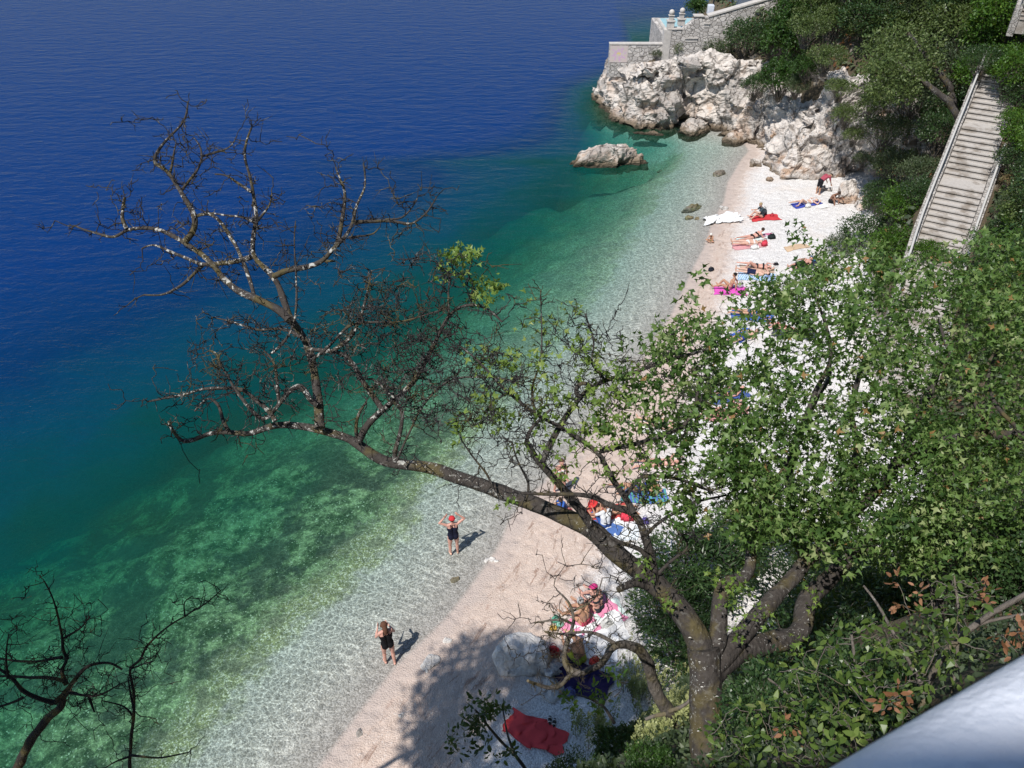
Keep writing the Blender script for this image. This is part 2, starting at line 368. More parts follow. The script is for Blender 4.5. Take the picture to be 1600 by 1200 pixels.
def m_rock(name, base=(.60, .555, .51), rust=.5, band=True, dark=.0, crack=.6):
    t = NT(name); p = t.pos(); z = t.n('SeparateXYZ', Vector=p).outputs[2]
    q = t.n('VectorMath', _operation='ADD', i0=p, i1=t.n('VectorMath', _operation='SCALE', i0=t.n('TexNoise', Vector=p, Scale=1.3, Detail=3).outputs['Color'], Scale=.8).outputs[0]).outputs[0]
    n1 = t.noise(p, .9, 6, .65); n2 = t.noise(p, 5, 6, .7); n3 = t.noise(scaled(t, p, (1, 1, .35)), 1.6, 5, .6)
    col = t.mix(n2, tuple(c * .72 for c in base), tuple(min(.9, c * 1.22) for c in base))
    col = t.mix(t.math('MULTIPLY', t.step(n1, .54, .70), rust), col, (.46, .27, .15))
    col = t.mix(t.math('MULTIPLY', t.step(n3, .55, .72), .45), col, (.26, .25, .245))
    ck = t.vor(q, 1.5, 'DISTANCE_TO_EDGE'); ck2 = t.vor(q, 4.2, 'DISTANCE_TO_EDGE')
    col = t.mix(t.math('MULTIPLY', t.math('MULTIPLY', t.step(ck, .04, .0), t.step(n1, .4, .6)), crack), col, (.14, .115, .09))
    col = t.mix(t.math('MULTIPLY', t.math('MULTIPLY', t.step(ck2, .045, .0), t.step(n3, .45, .6)), crack * .7), col, (.2, .17, .14))
    lo = t.step(z, 3.2, .6); pat = t.step(t.noise(p, .7, 5, .6), .46, .62)
    col = t.mix(t.math('MULTIPLY', t.math('MULTIPLY', lo, pat), rust), col, (.40, .235, .13))
    big = t.noise(scaled(t, p, (.5, .5, .22)), 1.1, 5, .6); col = t.mix(t.math('MULTIPLY', t.step(big, .48, .62), .62), col, (.29, .27, .255))
    lk = t.vor(scaled(t, q, (.55, .55, .3)), 1.0, 'DISTANCE_TO_EDGE'); col = t.mix(t.math('MULTIPLY', t.step(lk, .045, .0), crack * 1.2), col, (.10, .085, .07))
    if band:
        zz = t.math('ADD', z, t.math('MULTIPLY', t.math('SUBTRACT', n2, .5), .45))
        col = t.mix(t.step(zz, .75, .25), col, (.20, .155, .11))
        col = t.mix(t.step(zz, .28, .05), col, (.055, .045, .032))
    if dark: col = t.mix(dark, col, (.16, .14, .12))
    h = t.math('ADD', t.math('ADD', n2, t.math('MULTIPLY', n1, .6)), t.math('ADD', t.math('MULTIPLY', t.step(ck, .0, .07), crack * .5), t.math('MULTIPLY', t.step(lk, .0, .08), crack * 1.2)))
    return t.done(col, .9, t.bump(h, 1.0, .085), spec=.2)

def m_masonry(name, sc=3.0, k=1.0):
    t = NT(name); p = t.pos()
    q = t.n('VectorMath', _operation='ADD', i0=scaled(t, p, (1, 1, 1.45)), i1=t.n('VectorMath', _operation='SCALE', i0=t.n('TexNoise', Vector=p, Scale=2.5).outputs['Color'], Scale=.25).outputs[0]).outputs[0]
    e = t.vor(q, sc, 'DISTANCE_TO_EDGE'); c = t.n('SeparateColor', Color=t.vor(q, sc, 'F1', 'Color')).outputs[0]
    col = t.mix(c, (.36 * k, .34 * k, .32 * k), (.70 * k, .66 * k, .62 * k)); col = t.mix(t.noise(p, 9, 5), col, t.mix(.5, col, (.5, .47, .44)))
    col = t.mix(t.step(e, .055, .015), col, (.24, .22, .20))
    return t.done(col, .9, t.bump(t.math('ADD', t.step(e, .0, .1), t.math('MULTIPLY', t.noise(p, 12, 4), .4)), .8, .05), spec=.2)

def m_bark(name, lichen=.5, dark=(.020, .017, .016), lite=(.105, .092, .083)):
    t = NT(name); p = t.obj()
    n = t.noise(scaled(t, p, (1, 1, .45)), 14, 6, .7); b = t.noise(p, 3.5, 4)
    col = t.mix(n, dark, lite)
    col = t.mix(t.math('MULTIPLY', t.step(b, .5, .66), .45), col, (.155, .125, .035))
    l1 = t.step(t.noise(p, 13, 5, .65, 1.0), .56, .60); l2 = t.step(t.noise(p, 38, 3, .6, .5), .63, .67)
    keep = t.step(t.noise(p, 1.6, 3), .42, .52)
    far = t.math('ADD', .12, t.math('MULTIPLY', t.step(t.n('SeparateXYZ', Vector=p).outputs[0], -1.2, -3.2), .9))
    l = t.math('MULTIPLY', t.math('MAXIMUM', t.math('MULTIPLY', t.math('MULTIPLY', l1, keep), far), t.math('MULTIPLY', l2, t.step(t.noise(p, 2.1, 2), .45, .6))), lichen * 1.6, clamp=True)
    col = t.mix(l, col, (.50, .50, .47))
    return t.done(col, .9, t.bump(t.math('ADD', n, t.math('MULTIPLY', t.vor(scaled(t, p, (1, 1, .4)), 22), .5)), 1.0, .03), spec=.2)

M = {}
M['ground'] = m_ground(); M['sea'] = m_sea()
M['rock'] = m_rock('pale_limestone', (.66, .605, .55), .55); M['cliff'] = m_rock('cliff_limestone', (.66, .61, .565), .75)
M['boulder'] = m_rock('boulder_limestone', (.74, .72, .70), .12, False, 0, .25); M['stone'] = m_rock('white_stone', (.72, .69, .65), .1, False)
M['weedrock'] = m_rock('weedy_rock', (.16, .14, .055), .5, False, .3)
M['masonry'] = m_masonry('rubble_masonry'); M['parapet'] = m_masonry('parapet_masonry', 5, .62)
M['bark'] = m_bark('lichened_bark', .62); M['twig'] = m_bark('dark_twig_bark', .18, (.016, .015, .016), (.058, .053, .054))
M['darkbark'] = m_bark('dark_bark', .05, (.012, .010, .009), (.05, .042, .036)); M['greybark'] = m_bark('grey_shrub_bark', .25, (.06, .052, .045), (.24, .21, .185))
M['maple'] = leaf_mat('maple_leaf', [(0, (.035, .080, .020)), (.4, (.095, .180, .042)), (.75, (.19, .285, .085)), (.97, (.34, .40, .18)), (1, (.34, .20, .08))])
M['spring'] = leaf_mat('young_maple_leaf', [(0, (.11, .19, .035)), (.6, (.19, .29, .06)), (1, (.30, .36, .10))])
M['bright'] = leaf_mat('bright_green_leaf', [(0, (.028, .075, .010)), (.5, (.06, .14, .016)), (1, (.13, .22, .03))])
M['olive'] = leaf_mat('olive_green_leaf', [(0, (.042, .068, .018)), (.5, (.095, .140, .042)), (1, (.19, .235, .085))], .25)
M['greyleaf'] = leaf_mat('grey_green_leaf', [(0, (.035, .055, .028)), (.5, (.068, .098, .048)), (.93, (.115, .145, .075)), (1, (.24, .10, .045))], .25)
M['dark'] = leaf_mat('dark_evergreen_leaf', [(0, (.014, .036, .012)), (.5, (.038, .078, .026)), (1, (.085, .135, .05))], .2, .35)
M['pine'] = leaf_mat('pine_needle', [(0, (.016, .045, .008)), (.6, (.035, .085, .014)), (1, (.06, .12, .02))], .2)
M['spurge'] = leaf_mat('spurge_flower', [(0, (.13, .17, .05)), (.5, (.26, .29, .11)), (1, (.40, .42, .19))], .25)
M['oval'] = leaf_mat('glossy_oval_leaf', [(0, (.045, .085, .018)), (.5, (.095, .155, .035)), (.9, (.17, .24, .06)), (1, (.26, .28, .11))], .3, .35)
M['brownleaf'] = leaf_mat('dead_brown_leaf', [(0, (.20, .085, .04)), (1, (.40, .21, .12))], .2, .6)
M['dry'] = leaf_mat('dry_grass', [(0, (.10, .07, .03)), (1, (.28, .20, .10))], .2, .7)
M['white_paint'] = plain('white_railing_paint', (.70, .73, .80), .4, .10, 14, 0, .25)
M['steel'] = plain('weathered_handrail_steel', (.50, .49, .47), .45, .15, 8)
def m_concrete():
    t = NT('stair_concrete'); p = t.pos(); a = t.noise(p, 1.2, 6, .65); b = t.noise(p, 9, 5, .7)
    col = t.mix(b, (.36, .335, .31), (.58, .55, .52)); col = t.mix(t.math('MULTIPLY', t.step(a, .48, .66), .7), col, (.20, .165, .13))
    return t.done(col, .95, t.bump(b, .6, .02), spec=.2)
M['concrete'] = m_concrete()
M['nosing_shade'] = plain('nosing_shade_paint', (.10, .085, .07), .95, .3, 4)  # dark colour standing in for the shade under the step nosings
M['stucco'] = plain('pale_stucco', (.66, .64, .60), .9, .08, 4, 0, .4)
M['black_iron'] = plain('black_iron', (.025, .027, .03), .5)
M['slate'] = plain('grey_panel', (.17, .20, .25), .5, .08)
M['coping'] = plain('coping_stone', (.52, .49, .455), .9, .38, 4, 0, .6)
def m_pool():
    t = NT('pool_water'); p = t.pos()
    return t.done(t.mix(t.noise(p, 4, 3), (.25, .48, .50), (.45, .66, .66)), .08, t.bump(t.noise(p, 6, 3), .3, .03))
M['pool'] = m_pool(); M['fungus'] = plain('white_bracket_fungus', (.72, .70, .64), .8)

# ------------------------------------------------------------------ ground and sea
def grid_lines(lo, a, b, hi, st, grow=1.16):
    c = list(np.arange(a, b + 1e-6, st)); q, x = st, a
    left = []
    while x > lo: q *= grow; x -= q; left.append(x)
    q, x = st, b; right = []
    while x < hi: q *= grow; x += q; right.append(x)
    return np.array(left[::-1] + c + right)
gx = grid_lines(-400, -16, 28, 300, .25); gy = grid_lines(-110, 1, 68, 900, .25)
GX, GY = np.meshgrid(gx, gy); GZ = height(GX, GY)
def grid_obj(name, Z, mat, attrs, cut=None):
    ny, nx = GX.shape; V = np.stack([GX.ravel(), GY.ravel(), Z.ravel()], 1)
    i = (np.arange(ny - 1) * nx)[:, None] + np.arange(nx - 1)[None]
    Fq = np.stack([i, i + 1, i + nx + 1, i + nx], -1).reshape(-1, 4)
    if cut is not None:
        Fq = Fq[cut.ravel()[Fq].any(1)]
    mb = MB(); mb.add(V, Fq); o = mb.build(name, mat)
    for k, a in attrs.items():
        q = o.data.attributes.new(k, 'FLOAT', 'POINT'); q.data.foreach_set('value', a.ravel().astype(np.float32))
    return o
SD = sdist(GX, GY, SHORE); GD = sdist(GX, GY, FOOT)
tag(grid_obj('ground', GZ, M['ground'], {'s': SD, 'g': GD}), 'white pebble beach with the pinkish wet shingle strip and wooded slope', 'ground', kind='structure')
wave = .012 * fbm(np.stack([GX.ravel() * .9, GY.ravel() * .9, 0 * GX.ravel()], 1), 2).reshape(GX.shape)
tag(grid_obj('sea', wave * np.clip(-SD, 0, 1), M['sea'], {'depth': np.maximum(-GZ, 0)}, cut=SD < 1.0), 'clear green water deepening to dark blue sea', 'sea', kind='structure')

# ------------------------------------------------------------------ rock: cliffs, headland, boulders
def resample(P, n):
    P = np.asarray(P, float); L = np.concatenate([[0], np.cumsum(np.linalg.norm(np.diff(P[:, :2], axis=0), axis=1))]); u = np.linspace(0, L[-1], n)
    return np.stack([np.interp(u, L, P[:, k]) for k in range(P.shape[1])], 1)
def smooth(P, k=3):
    for _ in range(k):
        Q = P.copy(); Q[1:-1] = (P[:-2] + 2 * P[1:-1] + P[2:]) / 4; P = Q
    return P
def rock_disp(P, amp, seed, sc=.55):
    Q = P * sc + seed
    d1, d2, v = cell(Q * 1.1 + .35 * np.stack([vnoise(Q * 2 + 5), vnoise(Q * 2 + 50), vnoise(Q * 2 + 90)], 1))
    e1, e2, w = cell(Q * 2.9 + .3 * np.stack([vnoise(Q * 4 + 5), vnoise(Q * 4 + 50), vnoise(Q * 4 + 90)], 1))
    rid = 1 - np.abs(fbm(Q * 1.5 + 40, 3)) * 2.2; rid2 = 1 - np.abs(fbm(Q * [4.5, 4.5, 3.0] + 80, 3)) * 2
    return amp * (.8 * fbm(Q * .8, 3) + 1.05 * (v - .5) + .34 * rid - .35 + .28 * (w - .5) + .16 * rid2 + .11 * fbm(Q * 8, 3))
def rock_wall(path, nu, nv, cap, amp, seed):
    """path rows: x, y, top height, inward lean, overhang bulge"""
    P = smooth(resample(path, nu), 2); T = np.gradient(P[:, :2], axis=0); T /= np.linalg.norm(T, axis=1)[:, None]
    N = smooth(np.stack([-T[:, 1], T[:, 0]], 1), 6)     # inward is to the left of the walk
    N /= np.linalg.norm(N, axis=1)[:, None]
    v = np.linspace(0, 1, nv); nc = max(4, nv // 3); rows = []
    for q in v:
        off = P[:, 3] * q ** 1.3 - P[:, 4] * np.sin(np.pi * q) * (q > 0)
        rows.append(np.column_stack([P[:, :2] + N * off[:, None], -1.2 + (P[:, 2] + 1.2) * q]))
    for k in range(1, nc + 1):
        rows.append(np.column_stack([P[:, :2] + N * (P[:, 3] + cap * k / nc)[:, None], P[:, 2] + .25 * math.sin(k / nc * 3) - .5 * (k / nc) ** 3]))
    G = np.array(rows); ny, nx = G.shape[:2]
    gu = np.gradient(G, axis=1); gv = np.gradient(G, axis=0); nr = np.cross(gu, gv); nr /= np.linalg.norm(nr, axis=2, keepdims=True) + 1e-9
    nr = np.where(((nr[..., :2] * -N[None]).sum(2) + nr[..., 2] < 0)[..., None], -nr, nr)
    V = G.reshape(-1, 3); V = V + nr.reshape(-1, 3) * rock_disp(V, amp, seed)[:, None]
    i = (np.arange(ny - 1) * nx)[:, None] + np.arange(nx - 1)[None]
    return V, np.stack([i, i + 1, i + nx + 1, i + nx], -1).reshape(-1, 4)
mb = MB()
V, Fq = rock_wall([(9.5,70.5,2.6,1.4,0),(7.6,67.3,2.7,1.2,0),(6.5,64.3,3.0,1.2,.2),(6.7,61.6,3.3,1.1,.2),(7.7,58.9,3.6,1.3,.3),(9.4,57.4,3.9,1.7,.3),(11.0,56.7,4.1,1.7,.3),
                   (11.8,57.4,4.1,.4,.3),(12.2,59.6,4.3,-2.3,.1),(13.5,59.9,4.6,-2.7,.1),(14.3,57.9,4.7,-.6,.2),(14.9,56.2,4.6,1.8,.1),(15.9,55.0,4.4,2.4,0),(16.9,53.8,4.6,2.6,0)], 210, 66, 3.2, .62, 3.1)
mb.add(V, Fq, 0, smooth=False)
tag(mb.build('rock_headland', M['rock']), 'pale limestone headland dropping into the sea below the stone walls', 'rock', kind=None)
mb = MB()
V, Fq = rock_wall([(16.3,54.8,3.3,2.0,0),(16.8,52.3,3.3,1.8,.1),(17.1,50.0,3.6,1.2,.7),(17.6,48.2,4.2,1.3,.8),(18.7,47.2,5.2,1.6,.7),(19.7,46.9,6.0,1.0,.5),(20.7,47.5,6.3,-.6,.4),
                   (21.7,47.6,6.2,-1.3,.3),(22.7,46.9,5.8,-1.3,.2),(23.5,45.8,4.8,-.6,.1),(24.3,44.5,3.0,.4,0)], 200, 72, 2.6, .62, 8.7)
mb.add(V, Fq, 0, smooth=False)
tag(mb.build('cliff', M['cliff']), 'white and rust streaked limestone cliff standing at the far end of the beach', 'cliff', kind=None)

def rock_mesh(r, seed, amp=.35, sub=5, sc=None, flatz=.35):
    bm = bmesh.new(); bmesh.ops.create_icosphere(bm, subdivisions=sub, radius=1)
    V = np.array([v.co[:] for v in bm.verts]); Fq = np.array([[v.index for v in f.verts] for f in bm.faces]); bm.free()
    r = np.asarray(r, float)
    # facet the ball with a few random cutting planes, then roughen it
    g = np.random.default_rng(int(seed * 10))
    for _ in range(9):
        n = g.normal(size=3); n /= np.linalg.norm(n); c = g.uniform(.55, .85); h = V @ n
        V = V - n * np.maximum(h - c, 0)[:, None] * .85
    W = V * r; nn = V / np.linalg.norm(V, axis=1)[:, None]
    W = W + nn * rock_disp(W + seed, amp * r.min(), seed, .62 / r.min())[:, None] * .75
    W[:, 2] = np.maximum(W[:, 2], -r[2] * flatz)
    W[:, 2] += r[2] * flatz
    return W, Fq
def rock(name, label, loc, r, seed, mat, rz=0, amp=.35, sub=4, sink=.08, group=None, cat='rock', tilt=0.0):
    V, Fq = rock_mesh(r, seed, amp, sub); V[:, 2] *= 1 + tilt * V[:, 0] / r[0]; mb = MB(); mb.add(V, Fq, smooth=False)
    o = mb.build(name, mat); o.location = (loc[0], loc[1], loc[2] - sink); o.rotation_euler = (0, 0, rz)
    return tag(o, label, cat, group)
p = flat(941, 262)
rock('sea_rock', 'big pale rock standing alone in the green water', (p[0] - .1, p[1] + .7, 0), (3.1, 1.25, 1.3), 4.3, M['rock'], R(6), .5, 6, .55, tilt=.42)
p = flat(1003, 256); rock('sea_rock', 'dark wet rock awash at the right end of the big sea rock', (p[0], p[1] + .3, 0), (.75, .6, .5), 5.1, M['rock'], 0, .4, 4, .42)
p = flat(1150, 222); rock('shore_rock', 'rounded pale boulder at the water edge under the cliff', (p[0], p[1], 0), (.95, .7, .75), 6.6, M['cliff'], 0, .3, 5, .3)
p = flat(1078, 208); rock('shore_rock', 'rust stained slab leaning in the hollow of the headland', (p[0] + .2, p[1] + .4, 0), (1.5, .9, .9), 12.2, M['rock'], R(25), .4, 5, .4)
p = flat(1010, 209); rock('shore_rock', 'low brown ledge awash along the foot of the headland', (p[0], p[1], 0), (1.4, .45, .3), 13.9, M['rock'], R(-15), .4, 5, .17)
p = hit(1228, 280); rock('cliff_rock', 'rust edged block lying at the foot of the white cliff', (p[0] + .4, p[1] + .3, p[2]), (1.15, .8, .75), 15.2, M['cliff'], R(10), .4, 5, .15)
p = hit(1312, 322); rock('cliff_rock', 'shaded grey block under the dark overhang of the cliff', (p[0] + .6, p[1] + .6, p[2]), (.9, .8, 1.1), 17.2, M['cliff'], R(40), .4, 5, .15)
p = hit(1330, 326); rock('cliff_rock', 'low shaded stone where the cliff meets the bushes', (p[0] + .7, p[1] + .2, p[2]), (.8, .7, .6), 18.4, M['cliff'], R(70), .4, 4, .15)
p = hit(816, 1035); rock('boulder', 'large grey white boulder on the beach at the edge of the tree shade', p, (.86, .66, .72), 21.3, M['boulder'], R(-12), .2, 6, .12, cat='boulder')
p = hit(862, 1052); rock('boulder', 'small grey stone tucked against the right side of the large boulder', p, (.3, .25, .3), 22.8, M['boulder'], .4, .3, 4, .05, cat='boulder')
p = hit(858, 1078); rock('boulder', 'pale flat stone lying in the shade between boulder and navy towel', p, (.42, .38, .2), 24.1, M['stone'], .9, .3, 4, .05, cat='boulder')
for px, py, r, lb in [(672, 1036, (.27, .31, .14), 'largest white stone on the wet shingle near the woman in black'), (667, 1049, (.1, .07, .05), 'white pebble touching the largest white stone'),
        (700, 1002, (.15, .14, .07), 'pale stone up the shingle from the largest white stone'), (562, 1146, (.14, .13, .07), 'white stone on the shingle near the bottom of the beach'),
        (628, 1118, (.1, .09, .05), 'small white stone just outside the edge of the tree shadow'), (760, 877, (.12, .09, .06), 'white stone at the water edge, first of three in a row'),
        (769, 876, (.13, .1, .07), 'white stone at the water edge, middle of three in a row'), (776, 877, (.11, .09, .06), 'white stone at the water edge, highest up the beach of three'),
        (1130, 327, (.32, .26, .18), 'grey stone on the waterline by the white sheet'), (765, 1086, (.12, .1, .05), 'small white stone lying alone in the tree shade')]:
    rock('stone', lb, hit(px, py), r, px * .13, M['stone'], px * .7, .35, 3, .02, cat='stone')
for px, py, r, lb in [(1122, 272, (.5, .32, .3), 'brown weedy rock in the shallows near the cliff end'), (1080, 325, (.95, .35, .3), 'long olive weedy rock in the shallows, biggest of the weed rocks'),
        (1078, 338, (.36, .22, .16), 'small green weedy rock beside the biggest weed rock'), (1090, 341, (.22, .15, .12), 'tiny green weedy rock below the biggest weed rock'),
        (712, 907, (.16, .13, .12), 'mossy stone in ankle deep water near the red capped woman'), (1040, 232, (.6, .22, .16), 'dark submerged weed patch near the foot of the headland')]:
    q = flat(px, py, -.1); rock('weed_rock', lb, (q[0], q[1], hz(q[0], q[1])), r, px * .17, M['weedrock'], .5, .4, 4, .03)
for k, (px, py, r) in enumerate([(1262, 262, .5), (1285, 300, .35), (1180, 262, .45), (1298, 300, .3), (1205, 285, .3)]):
    q = hit(px, py); rock('cliff_rock', ['white block wedged under the cliff bulge', 'small pale stone beside the bending man', 'brown stone in the shadow of the cliff bulge', 'grey stone behind the hunched sitter', 'little stone at the edge of the cliff shadow'][k],
         (q[0], q[1] + .3, q[2]), (r, r * .8, r * .8), px * .11, M['cliff'], px, .4, 4, .05)

# ------------------------------------------------------------------ stone terrace on the headland
YW = 61.6
def wall_at(px, py, y=YW):
    d = ray(px, py); return CAM + d * (y / d[1])
def mural(o_parent, c):
    t = NT('flower_mural_paint'); p = t.obj()
    sx = t.n('SeparateXYZ', Vector=p); x, z = sx.outputs[0], sx.outputs[2]
    r = t.math('SQRT', t.math('ADD', t.math('MULTIPLY', x, x), t.math('MULTIPLY', t.math('MULTIPLY', z, z), 1.4)))
    a = t.math('ARCTAN2', z, x)
    pet = t.math('ADD', .45, t.math('MULTIPLY', t.math('SINE', t.math('MULTIPLY', a, 8.0)), .16))
    n = t.noise(p, 5, 4)
    col = t.mix(t.step(t.math('SUBTRACT', t.math('ADD', r, t.math('MULTIPLY', t.math('SUBTRACT', n, .5), .3)), pet), -.06, .06), (.60, .40, .56), (.60, .50, .47))
    col = t.mix(t.step(r, .2, .12), col, (.70, .58, .22)); col = t.mix(t.step(n, .45, .6), col, (.58, .52, .49))
    m = t.done(col, .9)
    mb = MB(); mb.box((0, 0, 0), (1.35, .02, 1.2)); o = mb.build('mural', m, o_parent); o.location = c
    o['label'] = 'faded pink flower painted on the wall end'; return o
lw = thing('stone_wall', 'low rubble wall with a painted pink flower at the tip of the headland', 'wall', (7.5, YW, 3.2))
x0, x1 = wall_at(953, 70)[0], wall_at(1041, 70)[0]; zt = wall_at(953, 70)[2]
mb = MB(); mb.box(((x0 + x1) / 2 - 7.5, .25, (zt + 2.6) / 2 - 3.2), (x1 - x0, .5, zt - 2.6)); mb.build('wall_face', M['masonry'], lw)
mb = MB(); mb.box(((x0 + x1) / 2 - 7.5, .25, zt - 3.2 + .045), (x1 - x0 + .06, .58, .09), bevel=.02); mb.build('coping', M['coping'], lw)
mural(lw, (x0 - 7.5 + .72, -.012, zt - 3.2 - .65))
tw = thing('stone_wall', 'tall rubble terrace wall carrying the stepped parapet above the headland', 'wall', (11.6, YW, 3.2))
xa = wall_at(1041, 60)[0]; xb = wall_at(1097, 40)[0]; xc = wall_at(1215, 0)[0]; z1 = wall_at(1060, 46)[2]; z2 = wall_at(1110, 26)[2]; z3 = wall_at(1200, -6)[2]
o3 = np.array([11.6, YW, 3.2])
def prism(mb, poly, y0, y1, off):
    n = len(poly); V = [(x, y0, z) for x, z in poly] + [(x, y1, z) for x, z in poly]
    mb.add(np.array(V) - off, [np.arange(n)[None], np.arange(n, 2 * n)[None, ::-1]], smooth=False)
    i = np.arange(n); mb.add(np.array(V) - off, np.stack([i, i + n, (i + 1) % n + n, (i + 1) % n], 1), smooth=False)
xm = wall_at(1085, 40)[0]
mb = MB(); prism(mb, [(xa, 2.4), (xc + 4, 2.4), (xc + 4, z3 + 1.6), (xc, z3), (xb + .35, z2), (xm + .1, z2 - .05), (xm - .9, z1), (xa, z1)], YW - .15, YW + .45, o3); mb.build('wall_face', M['masonry'], tw)
mb = MB(); mb.box(((xa + xm - .9) / 2 - 11.6, .15, z1 + .05 - 3.2), (xm - .9 - xa, .72, .1), bevel=.02)
d = np.array([xc - xb - .35, z3 - z2]); L = np.linalg.norm(d); an = math.atan2(d[1], d[0])
ca, sa = math.cos(an), math.sin(an); rot = [[ca, 0, -sa], [0, 1, 0], [sa, 0, ca]]
mb.box(((xc + xb + .35) / 2 - 11.6, .15, (z2 + z3) / 2 - 3.2 + .05), (L, .72, .1), rot)
mb.box((xm + .25 - 11.6, .15, z2 - 3.2 + .05), (.75, .72, .1), bevel=.02); mb.build('coping', M['coping'], tw)
for q in ((1080, 59), (1104, 36)):
    w = wall_at(*q); mb = MB(); mb.box((w[0] - 11.6, -.19, w[2] - 3.2), (.95 if q[0] < 1090 else .45, .1, .1), bevel=.02)
    mb.box((w[0] - 11.6, -.163, w[2] - .16 - 3.2), (.9 if q[0] < 1090 else .4, .03, .2)); mb.build('slot_sill', M['coping'], tw)
mb = MB(); mb.box((xa + .05 - 11.6, .15, (2.2 + z1) / 2 - 3.2), (.55, .7, z1 - 2.2), bevel=.02); mb.build('corner_pier', M['coping'], tw)
for q, lb in ((1047, 'ball topped stone post at the outer corner of the terrace wall'), (1063, 'ball topped stone post just behind the outer terrace corner')):
    k = 0 if q == 1047 else 1; w = wall_at(q, 45, YW + .2 + 1.6 * k); zb = z1 + .1 if k == 0 else z1 - .1
    t = thing('stone_post', lb, 'post', (w[0], YW + .2 + 1.6 * k, zb), 0, 'ball topped posts on the terrace')
    mb = MB(); mb.box((0, 0, .2), (.5, .5, .4), bevel=.02); mb.box((0, 0, .46), (.62, .62, .12), bevel=.03); mb.box((0, 0, .66), (.34, .34, .28), bevel=.03); mb.box((0,0,.83),(.44,.44,.06),bevel=.02); mb.build('plinth', M['coping'], t)
    mb = MB(); a = np.linspace(-1.5, 1.57, 12); mb.lathe(np.stack([.2 * np.cos(a), 1.03 + .2 * np.sin(a)], 1), (0, 0, 0)); mb.build('ball', M['coping'], t)
t = thing('terrace', 'paved terrace floor behind the ball topped posts', 'terrace', (14, YW + 3.5, z1 - .5))
mb = MB(); mb.box((.6, 0, -1.3), (6.6, 5.6, 2.6)); mb.build('slab', M['masonry'], t)
mb = MB(); mb.box((-.6, 0, .08), (3.6, 3.8, .16), bevel=.04); mb.build('pool_rim', M['coping'], t)
mb = MB(); mb.box((-.6, 0, .15), (3.2, 3.4, .08)); mb.build('pool_water', M['pool'], t)
w = wall_at(1108, 30, YW + 1.2); t = thing('patio_lamp', 'white box lamp on a white post standing by the terrace pool', 'lamp', (w[0], YW + 1.2, z1 - .2))
mb = MB(); mb.box((0, 0, .5), (.16, .16, 1.0)); mb.box((0, 0, .04), (.4, .4, .08)); mb.build('post', M['white_paint'], t)
mb = MB(); mb.box((0, 0, 1.32), (.46, .46, .68), bevel=.04); mb.build('lamp_box', M['white_paint'], t)
w = wall_at(1112, 25, YW + 1.9); t = thing('street_lamp', 'black iron lamp post with curled arm behind the white box lamp', 'lamp post', (w[0], YW + 1.9, z1 - .5))
mb = MB(); mb.tube([(0, 0, 0), (0, 0, 2.2), (0, 0, 4.2)], [.08, .06, .05], 10); mb.build('post', M['black_iron'], t)
mb = MB(); a = np.linspace(0, np.pi / 2, 12); mb.tube(np.stack([2.9 * np.sin(a) * 1, 0 * a, 2.4 - 1.2 * (1 - np.cos(a))], 1) + [.0, 0, .1], .05, 8); mb.build('arm', M['black_iron'], t)
w = wall_at(1165, 6, YW + 1.0); t = thing('villa', 'grey walled villa corner at the top of the stepped parapet', 'house', (w[0] + 1.5, YW + 3.2, z1))
mb = MB(); mb.box((.2, 0, 2.5), (4.0, 4.0, 5)); mb.build('wall', M['slate'], t)
mb = MB(); mb.box((.2, 0, 5.1), (4.6, 4.6, .2)); mb.build('roof', M['coping'], t)
mb = MB(); mb.box((-1.83, .4, 2.6), (.06, 1.2, 1.5)); mb.build('window', M['black_iron'], t)

